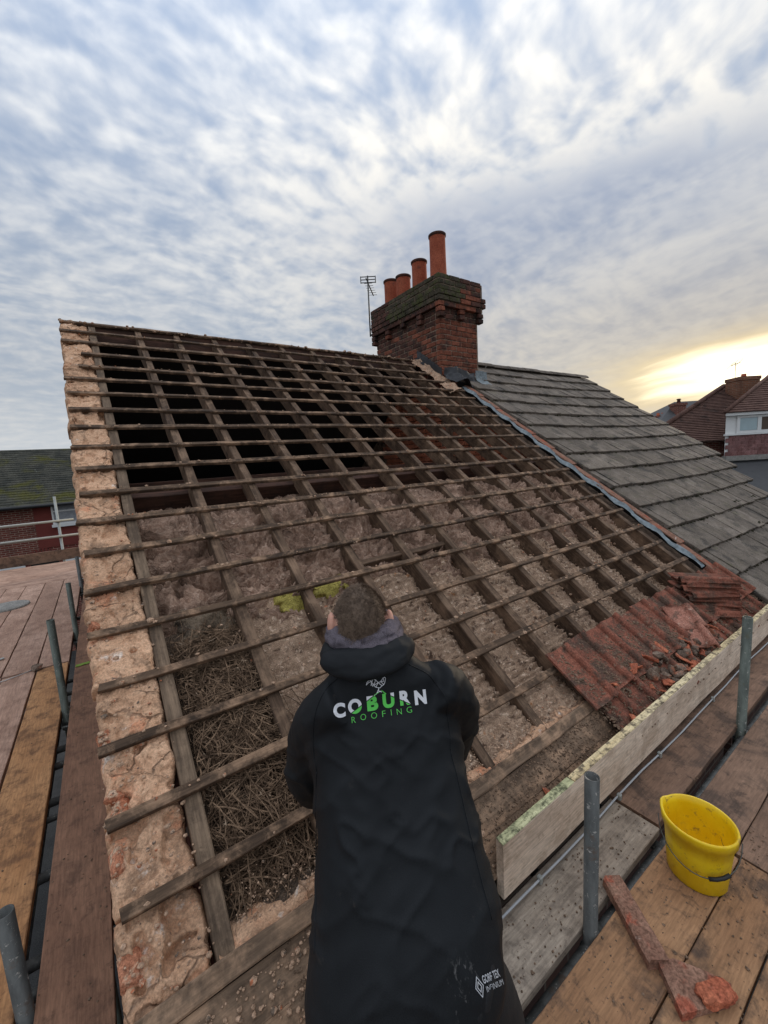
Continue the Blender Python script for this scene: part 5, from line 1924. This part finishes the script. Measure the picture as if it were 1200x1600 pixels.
# flat bag of the hood hanging on the back
rs = []
for i in range(21):
    a_ = -1 + 2 * i / 20
    w_ = math.sqrt(max(0.0, 1 - abs(a_) ** 2.6))
    th_ = a_ * 1.15
    outd = (-FRn * math.cos(th_) + A * math.sin(th_)).normalized()
    cn = NC + A * (0.121 * a_) - FRn * (0.092 * math.cos(th_ * 0.9)) - Uv * (-0.004 + 0.006 * (1 - a_ * a_) - 0.009 * a_)
    rs.append(ring(cn, Uv, outd, 0.008 + 0.031 * w_, 0.006 + 0.024 * w_, 24, 2.6))
hood.append(loft(rs))
hd_ = fuse('hood', hood, 0.0045, 3, 0.5)


def hood_folds(co):
    return (1 - np.abs(fbm(co * np.array([1.0, 1.0, 2.4]), 11, 3, 181)) * 2) * 0.005


displace(hd_, hood_folds)
ho = obj('hood', hd_, M['jacket'], jo)
# collar of the hoodie underneath
col_parts = []
for k_, (up_, ra, rb, rr_) in enumerate(((0.056, 0.086, 0.084, 0.017), (0.071, 0.079, 0.082, 0.012), (0.040, 0.090, 0.084, 0.018))):
    pts = []
    for i in range(25):
        a = math.radians(-150 + 300 * i / 24)
        pts.append(NC + A * (ra * math.sin(a)) - FRn * (rb * math.cos(a)) + Uv * (up_ - 0.012 * math.cos(a) + 0.006 * math.sin(a * 2 + k_)))
    col_parts.append(tube_path(pts, rr_, 14))
cl_ = fuse('collar', col_parts, 0.0050, 4, 0.5)
displace(cl_, lambda co: (1 - np.abs(fbm(co * np.array([1.0, 1.0, 3.2]), 20, 3, 191)) * 2) * 0.007)
wobj('collar', cl_, M['hoodie'])

# hair: cap plus many short strands
bm_ = bmesh.new()
bmesh.ops.create_icosphere(bm_, subdivisions=5, radius=1.0)
hv, keep = [], {}
hair_pts = []
for v_ in bm_.verts:
    x, y, z = v_.co
    if z > (-0.55 if y < -0.1 else -0.15 + y * 0.9) and not (abs(x) > 0.84 and z < 0.16 and y > -0.45):
        p_ = HC + HA * (x * 0.0735) + HF * (y * 0.096) + HU * (z * 0.1105)
        keep[v_.index] = len(hv)
        hv.append(p_)
        hair_pts.append((p_, (HA * x + HF * y + HU * z).normalized()))
hf = [tuple(keep[q_.index] for q_ in f_.verts) for f_ in bm_.faces if all(q_.index in keep for q_ in f_.verts)]
bm_.free()
hr = wobj('hair', mesh_from('hair', hv, hf, True), M['hair'])
st = MB()
rh = random.Random(9)
crown = HC + HU * 0.10 - HF * 0.03
for i in range(15000):
    p_, n_ = hair_pts[rh.randrange(len(hair_pts))]
    p_ = p_ + Vector((rh.gauss(0, .003), rh.gauss(0, .003), rh.gauss(0, .003)))
    dn3 = (p_ - crown)
    dn3 = (dn3 - n_ * dn3.dot(n_))
    if dn3.length > 1e-5:
        dn3.normalize()
    dr = (n_ * rh.uniform(0.25, 0.6) + dn3 * rh.uniform(0.5, 1.0) + Vector((rh.gauss(0, .12), rh.gauss(0, .12), rh.gauss(0, .12)))).normalized()
    L = rh.uniform(0.004, 0.0075)
    sd = dr.cross(n_).normalized() * 0.00045
    st.add([p_ - sd, p_ + sd, p_ + dr * L * 0.6 + sd * 0.7 + n_ * 0.001, p_ + dr * L], [(0, 1, 2), (0, 2, 3)])
so = obj('hair_strand', st.mesh('hair_strand'), M['hair'], hr)
tag(so, kind='stuff')

# ---------------------------------------------------------------- seams and print on the back of the jacket
bmj = bmesh.new()
bmj.from_mesh(jk)
tree = BVHTree.FromBMesh(bmj)


def text_mesh(txt, offset=0.0, space=1.0):
    cu = bpy.data.curves.new('txt', 'FONT')
    cu.body = txt
    cu.offset = offset
    cu.space_character = space
    cu.resolution_u = 6
    to = bpy.data.objects.new('txt', cu)
    COL.objects.link(to)
    dg = bpy.context.evaluated_depsgraph_get()
    me = bpy.data.meshes.new_from_object(to.evaluated_get(dg))
    bpy.data.objects.remove(to)
    v = np.array([p_.co[:2] for p_ in me.vertices])
    f = [tuple(p_.vertices) for p_ in me.polygons]
    bpy.data.meshes.remove(me)
    return v, f


def strokes(lines, wd):
    v, f = [], []
    for pl in lines:
        for (a, b_) in zip(pl[:-1], pl[1:]):
            a, b_ = np.array(a, float), np.array(b_, float)
            d_ = b_ - a
            L_ = np.hypot(*d_)
            d_ = d_ / L_
            n_ = np.array([-d_[1], d_[0]]) * wd / 2
            a2, b2 = a - d_ * wd * 0.35, b_ + d_ * wd * 0.35
            o_ = len(v)
            v += [a2 - n_, b2 - n_, b2 + n_, a2 + n_]
            f.append((o_, o_ + 1, o_ + 2, o_ + 3))
    return np.array(v), f


def fit(vf, a0, a1, b0, b1):
    v, f = vf
    mn, mx = v.min(0), v.max(0)
    return np.stack([a0 + (v[:, 0] - mn[0]) / (mx[0] - mn[0]) * (a1 - a0), b0 + (v[:, 1] - mn[1]) / (mx[1] - mn[1]) * (b1 - b0)], 1), f


def on_jacket(name, pieces, mat, T0, ea, eb, keep_=None, lift=0.0022, cell=0.006, patch=False):
    """lay flat outlines (a, b in metres) over the cloth"""
    bm2 = bmesh.new()
    for v, f in pieces:
        vs_ = [bm2.verts.new((x, y, 0)) for x, y in v]
        for q_ in f:
            try:
                bm2.faces.new([vs_[i] for i in q_])
            except ValueError:
                pass
    bm2.verts.ensure_lookup_table()
    xs_ = [v_.co.x for v_ in bm2.verts]
    ys_ = [v_.co.y for v_ in bm2.verts]
    cuts = [((x, 0, 0), (1, 0, 0)) for x in np.arange(min(xs_) + cell, max(xs_), cell)] + [((0, y, 0), (0, 1, 0)) for y in np.arange(min(ys_) + cell, max(ys_), cell)]
    if keep_:
        cuts += keep_['cuts']
    for co_, no_ in cuts:
        bmesh.ops.bisect_plane(bm2, geom=bm2.verts[:] + bm2.edges[:] + bm2.faces[:], plane_co=co_, plane_no=no_)
    if keep_:
        kill = [f_ for f_ in bm2.faces if not keep_['fn'](*f_.calc_center_median()[:2])]
        bmesh.ops.delete(bm2, geom=kill, context='FACES')
    nz = ea.cross(eb).normalized()
    if patch:
        x0_, x1_, y0_, y1_ = min(xs_), max(xs_), min(ys_), max(ys_)
        cn = []
        for (x, y) in ((x0_, y0_), (x1_, y0_), (x1_, y1_), (x0_, y1_)):
            h_ = tree.ray_cast(T0 + ea * x + eb * y + nz * 0.25, -nz)
            cn.append(h_[0] if h_[0] is not None else T0 + ea * x + eb * y)
        for v_ in bm2.verts:
            a_, b_ = (v_.co.x - x0_) / (x1_ - x0_), (v_.co.y - y0_) / (y1_ - y0_)
            pl_ = cn[0].lerp(cn[1], a_).lerp(cn[3].lerp(cn[2], a_), b_)
            h_ = tree.ray_cast(pl_ + nz * 0.25, -nz)
            if h_[0] is not None and (h_[0] - pl_).dot(nz) > 0:
                pl_ = h_[0]
            v_.co = pl_ + nz * lift
        me = bpy.data.meshes.new(name)
        bm2.to_mesh(me)
        bm2.free()
        return obj(name, me, mat, jo)
    for v_ in bm2.verts:
        o_ = T0 + ea * v_.co.x + eb * v_.co.y
        hit = tree.ray_cast(o_ + nz * 0.25, -nz)
        v_.co = (hit[0] if hit[0] is not None else o_) + nz * lift
    me = bpy.data.meshes.new(name)
    bm2.to_mesh(me)
    bm2.free()
    return obj(name, me, mat, jo)


def seam(pts2, T_, rad=0.0013):
    p_, _ = smooth_path([(a_, b_, 0) for a_, b_ in pts2], [1] * len(pts2), 8)
    out_ = []
    for q_ in p_:
        o_ = T_ + A * q_.x + Uv * q_.y
        hit = tree.ray_cast(o_ + Nv * 0.3, -Nv)
        if hit[0] is not None:
            out_.append(hit[0] + Nv * 0.0006)
    if len(out_) > 3:
        v, f = tube_path(out_, rad, 6)
        obj('seam', mesh_from('seam', v, f, True), M['jacket'], jo)


TS = Vector((0.648, -0.262, 0.778))
for e_ in (-1, 1):
    seam([(0.085 * e_, 0.085), (0.135 * e_, 0.055), (0.168 * e_, 0.0), (0.178 * e_, -0.07), (0.172 * e_, -0.13)], TS)
    seam([(0.172 * e_, -0.13), (0.180 * e_, -0.22), (0.185 * e_, -0.34), (0.195 * e_, -0.46)], TS)
KP = 0.000277
E1 = np.array([0.985, -0.174])
E2 = np.array([-0.174, -0.985])


def pc2(x, y):
    q_ = np.array([x - 562.0, y - 330.0])
    return np.array([q_ @ E1, q_ @ E2]) * KP


T0 = Vector((0.648, -0.262, 0.778))
EA, EB = A.copy(), Uv.copy()
chars = []
for ch, xc, yc, wd in (('C', 180, 404, 112), ('O', 320, 363, 126), ('B', 480, 330, 104), ('U', 628, 300, 112), ('R', 785, 268, 104), ('N', 935, 254, 118)):
    ct = pc2(xc, yc)
    chars.append(fit(text_mesh(ch, 0.05), ct[0] - wd / 2 * KP, ct[0] + wd / 2 * KP, ct[1] - 62 * KP, ct[1] + 62 * KP))
pA, pB, pC = pc2(268, 440), pc2(540, 226), pc2(880, 330)


def side(x, y):
    """distance above the roof line drawn through the letters"""
    if x < pB[0]:
        t_ = (x - pA[0]) / (pB[0] - pA[0])
        yl = pA[1] + t_ * (pB[1] - pA[1])
    else:
        t_ = (x - pB[0]) / (pC[0] - pB[0])
        yl = pB[1] + t_ * (pC[1] - pB[1])
    return y - yl


gapw = 0.0011
d1, d2 = pB - pA, pC - pB
cuts = []
for off in (-gapw, gapw):
    cuts.append(((pA[0], pA[1] + off, 0), (-d1[1], d1[0], 0)))
    cuts.append(((pB[0], pB[1] + off, 0), (-d2[1], d2[0], 0)))
cuts.append(((pB[0], 0, 0), (1, 0, 0)))
for ch_ in chars:
    for mt_, fn_ in ((M['print_white'], lambda x, y: side(x, y) > gapw or x > pc2(862, 300)[0] or x < pc2(245, 400)[0]),
                     (M['print_green'], lambda x, y: side(x, y) < -gapw and pc2(245, 400)[0] <= x <= pc2(862, 300)[0])):
        o_ = on_jacket('printed_letter', [ch_], mt_, T0, EA, EB, {'cuts': cuts, 'fn': fn_})
        if len(o_.data.polygons) == 0:
            bpy.data.objects.remove(o_)
sub = []
for ch, xc, yc, wd in (('R', 318, 474, 36), ('O', 404, 447, 50), ('O', 502, 430, 54), ('F', 592, 411, 32), ('I', 660, 397, 6), ('N', 735, 386, 46), ('G', 830, 366, 50)):
    ct = pc2(xc, yc)
    sub.append(fit(text_mesh(ch, -0.012), ct[0] - wd / 2 * KP, ct[0] + wd / 2 * KP, ct[1] - 25 * KP, ct[1] + 25 * KP))
for ch_ in sub:
    on_jacket('printed_letter', [ch_], M['print_green'], T0, EA, EB)
# roof line and the cockerel above the name
on_jacket('printed_roof', [strokes([[pc2(488, 266), pc2(528, 236)], [pc2(556, 222), pc2(598, 246)]], 0.0022)], M['print_green'], T0, EA, EB)
ck = [[(408, 182), (412, 160), (432, 140), (462, 128), (492, 134)], [(408, 182), (428, 160), (448, 152), (470, 168), (478, 182)], [(432, 140), (455, 150), (452, 185)], [(462, 128), (456, 168), (470, 190)],
      [(492, 134), (478, 182), (500, 196), (536, 200), (556, 180)], [(492, 134), (516, 156), (540, 146), (562, 112), (578, 104), (586, 116), (580, 150), (572, 170), (556, 180)],
      [(516, 156), (500, 196)], [(516, 156), (556, 180)], [(540, 146), (572, 170)], [(562, 112), (570, 140), (540, 146)], [(478, 182), (516, 156)],
      [(524, 200), (530, 228), (545, 228)], [(524, 215), (512, 246)], [(530, 228), (556, 232)], [(490, 264), (528, 234), (546, 226)]]
on_jacket('printed_cockerel', [strokes([[pc2(*p_) for p_ in pl] for pl in ck], 0.0016)], M['print_white'], T0, EA, EB)
# small maker's mark near the hem
T1 = Vector((0.634, -0.622, 0.356))
hit = tree.find_nearest(T1)
nz = (CAM - T1).normalized()
ea = (right * 0.90 + up * 0.42)
ea = (ea - nz * ea.dot(nz)).normalized()
eb = nz.cross(ea).normalized()
T1 = CAM + (T1 - CAM)
mk = [fit(text_mesh('GORE-TEX', 0.02), -0.008, 0.030, 0.001, 0.0125), fit(text_mesh('INFINIUM', -0.005), -0.006, 0.032, -0.011, -0.003)]
dm = strokes([[(-0.026, 0.0), (-0.018, 0.014), (-0.010, 0.0), (-0.018, -0.014), (-0.026, 0.0)], [(-0.022, 0.0), (-0.018, 0.007), (-0.014, 0.0), (-0.018, -0.007), (-0.022, 0.0)]], 0.0014)
on_jacket('printed_mark', mk + [dm], M['print_grey'], T1, ea, eb, cell=0.5, lift=0.005, patch=True)
bmj.free()

# ================================================================= HOUSES BEHIND
lh = thing('brick_house', 'red brick house with dark mossy roof beyond the gable deck', 'house', (-1.5, 18.6, GROUND))


def lobj(name, me, mat=None, parent=None):
    o_ = obj(name, me, mat, parent or lh)
    if parent is None:
        o_.location = (1.5, -18.6, -GROUND)
    return o_


w = MB()
w.box((-9.0, 18.6, GROUND), (6.0, 22.9, 0.42))
w.add([(-9, 18.6, 0.42), (-9, 22.9, 0.42), (-9, 22.5, 2.2), (6, 18.6, 0.42), (6, 22.9, 0.42), (6, 22.5, 2.2)], [(0, 1, 2), (5, 4, 3)])
lobj('wall', w.mesh('wall'), M['far_brick'])
w = MB()
w.box((-1.98, 18.575, -1.2), (-0.05, 18.597, 0.40))
lobj('rubbed_panel', w.mesh('rubbed_panel'), M['far_brick_red'])
# roof: courses of slate stepped up the slope
w = MB()
nc = 26
for i in range(nc):
    t0, t1 = i / nc, (i + 1) / nc
    y0, y1 = 18.25 + 4.25 * t0, 18.25 + 4.25 * t1
    z0_, z1 = 0.42 + 2.23 * t0, 0.42 + 2.23 * t1
    w.add([(-9.3, y0, z0_ + 0.03), (6.3, y0, z0_ + 0.03), (6.3, y1, z1 + 0.008), (-9.3, y1, z1 + 0.008), (-9.3, y0, z0_ - 0.03), (6.3, y0, z0_ - 0.03)], [(0, 1, 2, 3), (4, 5, 1, 0)])
lobj('roof', w.mesh('roof'), M['mossroof'])
w = MB()
w.add([(-9.3, 22.5, 2.66), (6.3, 22.5, 2.66), (6.3, 26.6, 0.4), (-9.3, 26.6, 0.4)], [(0, 1, 2, 3)])
lobj('rear_slope', w.mesh('rear_slope'), M['slate'])
v, f = tube_path([(-9.2, 18.22, 0.40), (6.2, 18.22, 0.40)], 0.06, 10)
lobj('gutter', mesh_from('gutter', v, f, True), M['black'])


def far_window(par, x0, x1, z0_, z1, y, bars=(0.35,), mull=(), pane_mat='net', name='window'):
    wn = lobj(name, None)
    fr = MB()
    t_ = 0.055
    for a, b_ in (((x0, z0_), (x1, z0_ + t_)), ((x0, z1 - t_), (x1, z1)), ((x0, z0_ + t_), (x0 + t_, z1 - t_)), ((x1 - t_, z0_ + t_), (x1, z1 - t_))):
        fr.box((a[0], y - 0.05, a[1]), (b_[0], y + 0.02, b_[1]))
    for k_ in bars:
        zz = z1 - (z1 - z0_) * k_
        fr.box((x0 + t_, y - 0.045, zz - 0.025), (x1 - t_, y + 0.02, zz + 0.025))
    for k_ in mull:
        xx = x0 + (x1 - x0) * k_
        fr.box((xx - 0.025, y - 0.044, z0_ + t_), (xx + 0.025, y + 0.02, z1 - t_))
    return fr


wn = obj('window', far_window(lh, -1.46, -0.35, -0.36, 0.40, 18.56).mesh('window'), M['white'], lh, loc=(1.5, -18.6, -GROUND))
edges = [-1.41, -0.40]
for k_, (za, zb) in enumerate(((-0.305, 0.105), (0.16, 0.345))):
    p_ = MB()
    p_.box((-1.405, 18.555, za), (-0.405, 18.565, zb))
    obj('pane', p_.mesh('pane'), M['net'], wn)
sl_ = MB()
sl_.box((-1.50, 18.46, -0.46), (-0.31, 18.58, -0.362))
obj('sill', sl_.mesh('sill'), M['white'], wn)
# arched opening as a flat dark sheet painting its shade, lintels below
ar = MB()
av = [(-1.88 + 0.42 * math.cos(math.pi * k_ / 12), 18.59, -1.85 + 0.42 * math.sin(math.pi * k_ / 12)) for k_ in range(13)]
ar.add(av + [(-2.30, 18.59, -4.0), (-1.46, 18.59, -4.0)], [tuple(range(12, -1, -1)) + (14, 13)][:1])
lobj('passage', ar.mesh('passage'), M['gap_dark'])
vs_mesh = []
v, f = cbox(0.065, 0.04, 0.215, 0.006)
vme = mesh_from('brick', v, f)
vme.materials.append(M['far_brick_red'])
for k_ in range(19):
    a = math.pi * (k_ + 0.5) / 19
    o = lobj('brick', vme)
    o.location = Vector((-1.88 + 0.54 * math.cos(a), 18.585, -1.85 + 0.54 * math.sin(a))) - Vector((-1.5, 18.6, GROUND))
    o.rotation_euler = (0, math.pi / 2 - a, 0)
for k_ in range(14):
    o = lobj('brick', vme)
    o.location = Vector((-3.40 + k_ * 0.076, 18.585, -1.50)) - Vector((-1.5, 18.6, GROUND))
for k_ in range(12):
    o = lobj('brick', vme)
    o.location = Vector((-1.30 + k_ * 0.076, 18.585, -1.38)) - Vector((-1.5, 18.6, GROUND))
w = MB()
w.box((-3.45, 18.52, -2.6), (-2.45, 18.598, -1.63))
lobj('window', w.mesh('window'), M['white'])
w = MB()
w.box((-1.30, 18.52, -2.6), (-0.35, 18.598, -1.50))
lobj('window', w.mesh('window'), M['white'])
# shrub at the far end of the deck
sb = thing('shrub', 'small green shrub beyond the far guard rail at left', 'shrub', (-2.9, 14.5, GROUND))
lv = MB()
rl = random.Random(4)
for i in range(500):
    a, h_ = rl.uniform(0, 6.28), rl.random()
    r_ = 0.42 * math.sqrt(rl.random()) * (1 - 0.6 * h_)
    p_ = Vector((r_ * math.cos(a), r_ * math.sin(a), 4.2 + h_ * 1.5))
    d1_, d2_ = Vector((rl.gauss(0, 1), rl.gauss(0, 1), rl.gauss(0, 1))).normalized() * 0.05, Vector((rl.gauss(0, 1), rl.gauss(0, 1), rl.gauss(0, 1))).normalized() * 0.025
    lv.add([p_ - d1_, p_ + d2_, p_ + d1_, p_ - d2_], [(0, 1, 2, 3)])
tag(obj('crown', lv.mesh('crown'), M['leaf'], sb), kind='stuff')
v, f = tube_path([(0, 0, 0), (0.02, 0, 2.5), (0, 0.03, 5.0)], [0.05, 0.04, 0.015], 8)
obj('stem', mesh_from('stem', v, f, True), M['twig'], sb)

# ---- dormer house to the right, turned to face the street corner
E1v, E2v = Vector((0.823, -0.568, 0)), Vector((0.568, 0.823, 0))


def LF(a, b_, z):
    q_ = Vector((CAM.x, CAM.y, 0)) + E1v * a + E2v * b_
    return Vector((q_.x, q_.y, z))


def dm_mtx():
    return Matrix(((E1v.x, E2v.x, 0, CAM.x), (E1v.y, E2v.y, 0, CAM.y), (0, 0, 1, 0), (0, 0, 0, 1)))


dh = thing('dormer_house', 'house with brown tiled hipped roof and white dormer at the right edge', 'house')
dh.matrix_world = dm_mtx()


def dobj(name, mb_, mat, parent=None, smooth=False):
    return obj(name, mb_.mesh(name, smooth), mat, parent or dh)


def tiled(name, quad, ncourse, mat, step=0.03, parent=None):
    """quad: bottom-left, bottom-right, top-right, top-left; stepped courses"""
    bl, br, tr_, tl = [Vector(q_) for q_ in quad]
    nrm = (br - bl).cross(tl - bl).normalized()
    w_ = MB()
    for i in range(ncourse):
        t0, t1 = i / ncourse, (i + 1) / ncourse
        a, b_ = bl.lerp(tl, t0), br.lerp(tr_, t0)
        c_, d_ = br.lerp(tr_, t1), bl.lerp(tl, t1)
        w_.add([a + nrm * step, b_ + nrm * step, c_ + nrm * 0.004, d_ + nrm * 0.004, a - nrm * 0.01, b_ - nrm * 0.01], [(0, 1, 2, 3), (4, 5, 1, 0)])
    return dobj(name, w_, mat, parent)


tiled('roof', [(9.7, 15.5, 1.35), (22.0, 15.5, 1.35), (20.0, 19.5, 3.78), (16.1, 19.5, 3.78)], 34, M['rooftile_r'], 0.035)
hipv, hipf = tube_path([(9.65, 15.5, 1.38), (16.1, 19.5, 3.82), (20.0, 19.5, 3.82)], 0.10, 8)
obj('hip_tile', mesh_from('hip_tile', hipv, hipf, True), M['rooftile_r'], dh)
w = MB()
w.add(*[([(10.4, 15.9, GROUND), (22, 15.9, GROUND), (22, 23, GROUND), (15.6, 23, GROUND), (10.4, 15.9, 1.3), (22, 15.9, 1.3), (22, 23, 1.3), (15.6, 23, 1.3)]), [(3, 2, 1, 0), (4, 5, 6, 7), (0, 1, 5, 4), (1, 2, 6, 5), (2, 3, 7, 6), (3, 0, 4, 7)]])
dobj('wall', w, M['far_brick'])
w = MB()
w.add([(9.7, 15.5, 1.35), (16.1, 19.5, 3.78), (20, 19.5, 3.78), (22, 23.5, 1.35), (15.4, 23.5, 1.35)], [(0, 1, 4), (1, 2, 3, 4)])
dobj('rear_slope', w, M['rooftile_r'])
# dormer
dr_ = MB()
dr_.add([(12.50, 14.95, 0.55), (17.5, 14.95, 0.55), (17.5, 17.2, 0.55), (14.7, 17.2, 0.55), (12.50, 14.95, 2.2), (17.5, 14.95, 2.2), (17.5, 17.2, 2.2), (14.7, 17.2, 2.2)], [(3, 2, 1, 0), (4, 5, 6, 7), (0, 1, 5, 4), (1, 2, 6, 5), (2, 3, 7, 6), (3, 0, 4, 7)])
dormer = dobj('dormer', dr_, M['white'])
w = MB()
w.add([(12.36, 14.80, 2.20), (17.6, 14.80, 2.20), (17.6, 17.3, 2.2), (14.7, 17.3, 2.2), (12.36, 14.80, 2.30), (17.6, 14.80, 2.30), (17.6, 17.3, 2.3), (14.7, 17.3, 2.3)], [(3, 2, 1, 0), (4, 5, 6, 7), (0, 1, 5, 4), (1, 2, 6, 5), (2, 3, 7, 6), (3, 0, 4, 7)])
dobj('fascia', w, M['white'], dormer)
tiled('dormer_roof', [(12.3, 14.75, 2.31), (17.6, 14.75, 2.31), (17.6, 17.4, 3.95), (16.4, 17.4, 3.95)], 18, M['rooftile_r'], 0.03, dormer)
hv2, hf2 = tube_path([(12.3, 14.75, 2.34), (16.4, 17.4, 3.98)], 0.07, 8)
obj('hip_tile', mesh_from('hip_tile', hv2, hf2, True), M['rooftile_r'], dormer)
w = MB()
w.add([(12.3, 14.75, 2.31), (16.4, 17.4, 3.95), (15.2, 17.6, 2.31)], [(0, 1, 2)])
dobj('dormer_cheek_roof', w, M['rooftile_r'], dormer)
win = MB()
x0, x1, z0_, z1 = 12.88, 15.6, 1.56, 2.19
for a, b_ in (((x0, z0_), (x1, z0_ + .09)), ((x0, z1 - .08), (x1, z1)), ((x0, z0_ + .09), (x0 + .10, z1 - .08)), ((13.62, z0_ + .09), (13.76, z1 - .08)), ((x1 - .1, z0_ + .09), (x1, z1 - .08))):
    win.box((a[0], 14.90, a[1]), (b_[0], 14.945, b_[1]))
wd_ = dobj('window', win, M['white'], dormer)
w = MB()
w.box((x0 + .11, 14.915, z0_ + .10), (13.61, 14.94, z1 - .09))
o = dobj('pane', w, M['glass_pale'], dormer)
o.name = 'pane'
w = MB()
w.box((13.77, 14.915, z0_ + .10), (x1 - .11, 14.94, z1 - .09))
dobj('pane', w, M['blind'], dormer)
w = MB()
w.box((12.45, 14.86, 1.50), (17.5, 14.96, 1.555))
dobj('sill', w, M['white'], dormer)
# hung tiles under the window
hm = []
for k_ in range(3):
    v, f = cbox(0.23, 0.02, 0.15, 0.004, 0.003, 990 + k_)
    me = mesh_from('hung_tile', v, f)
    me.materials.append(M['hang'])
    hm.append(me)
for r_ in range(6):
    for k_ in range(9):
        x = 12.62 + k_ * 0.236 + (r_ % 2) * 0.118
        o = obj('hung_tile', hm[(r_ + k_) % 3], None, dh, loc=(x, 14.93 - 0.002 * r_, 0.84 + r_ * 0.122), rot=(0.10, 0, 0))
w = MB()
w.box((12.45, 14.80, 0.60), (17.6, 15.0, 0.76))
dobj('ledge', w, M['concrete'])
# lower slate roof running down towards the party roof
for i in range(9):
    t0 = i / 9
    y0, z0_ = 15.0 - 0.30 * i, 0.585 - 0.20 * i
    v, f = cbox(6.6, 0.37, 0.02, 0.004, 0.0, 5)
    o = obj('slate_course', mesh_from('slate_course', v, f), M['slate'], dh, loc=(14.2, y0 - 0.15, z0_ - 0.09), rot=(0.585, 0, 0))
w = MB()
w.box((11.2, 12.6, GROUND), (17.4, 15.0, -1.25))
dobj('lower_wall', w, M['far_brick'])
# its chimney
fc = thing('far_chimney', 'square orange brick chimney on the brown roof in front of the glow', 'chimney')
fc.matrix_world = dm_mtx()
w = MB()
w.box((15.75, 18.2, 2.4), (16.62, 18.95, 4.02))
obj('shaft', w.mesh('shaft'), M['far_chimney'], fc)
w = MB()
w.box((15.72, 18.17, 3.88), (16.65, 18.98, 4.025))
obj('oversail', w.mesh('oversail'), M['far_chimney'], fc)
v, f = lathe([(0.10, 0), (0.09, 0.16), (0.07, 0.16), (0.07, 0.0)], 14)
obj('chimney_pot', mesh_from('chimney_pot', v, f, True), M['pot'], fc, loc=(16.2, 18.55, 4.02))
# aerial over that roof
fa = thing('roof_aerial', 'faint thin aerial against the glow above the far chimney', 'aerial')
fa.matrix_world = dm_mtx()
for nm, p_, q_, r_ in (('mast', (16.2, 19.0, 3.6), (16.2, 19.0, 4.75), 0.012), ('boom', (15.9, 18.9, 4.62), (16.5, 19.1, 4.78), 0.012), ('element', (15.9, 18.7, 4.75), (15.9, 19.1, 4.5), 0.008), ('element', (16.15, 18.8, 4.85), (16.15, 19.2, 4.58), 0.008), ('element', (16.45, 18.9, 4.92), (16.45, 19.3, 4.66), 0.008)):
    v, f = tube_path([p_, q_], r_, 6)
    obj(nm, mesh_from(nm, v, f), M['steel'], fa)
# a farther roof and chimneys
fh = thing('distant_house', 'distant dark roof and chimney between the two tiled roofs', 'house')
fh.matrix_world = dm_mtx()
w = MB()
w.add([(18.5, 28, 2.2), (28, 28, 2.2), (27, 31, 4.3), (22.0, 31, 4.3), (18.5, 34, 2.2), (28, 34, 2.2)], [(0, 1, 2, 3), (3, 2, 5, 4), (0, 3, 4)])
dobj2 = obj('roof', w.mesh('roof'), M['slate'], fh)
w = MB()
w.box((18.8, 28.4, GROUND), (27.8, 33.6, 2.25))
obj('wall', w.mesh('wall'), M['far_brick'], fh)
w = MB()
w.box((21.1, 29.5, 2.2), (21.8, 30.2, 4.02))
ch_ = obj('chimney', w.mesh('chimney'), M['far_brick'], fh)
w = MB()
w.box((21.05, 29.45, 3.9), (21.85, 30.25, 4.08))
obj('oversail', w.mesh('oversail'), M['far_brick'], ch_)
v, f = lathe([(0.13, 0), (0.10, 0.24), (0.16, 0.26), (0.10, 0.32), (0.0, 0.32)], 12)
obj('chimney_pot', mesh_from('chimney_pot', v, f, True), M['pot_rim'], ch_, loc=(21.5, 29.85, 4.08))
fh2 = thing('distant_chimney', 'small distant brick chimney just above the grey tiled roof edge', 'chimney')
fh2.matrix_world = dm_mtx()
w = MB()
w.box((20.2, 30, GROUND), (20.85, 30.6, 3.25))
obj('shaft', w.mesh('shaft'), M['far_brick'], fh2)
w = MB()
w.box((20.12, 29.92, 3.10), (20.93, 30.68, 3.30))
obj('oversail', w.mesh('oversail'), M['far_brick'], fh2)
for k_ in range(2):
    v, f = lathe([(0.11, 0), (0.09, 0.22), (0.07, 0.22), (0.07, 0.0)], 12)
    obj('chimney_pot', mesh_from('chimney_pot', v, f, True), M['pot'], fh2, loc=(20.35 + k_ * 0.33, 30.3, 3.29))
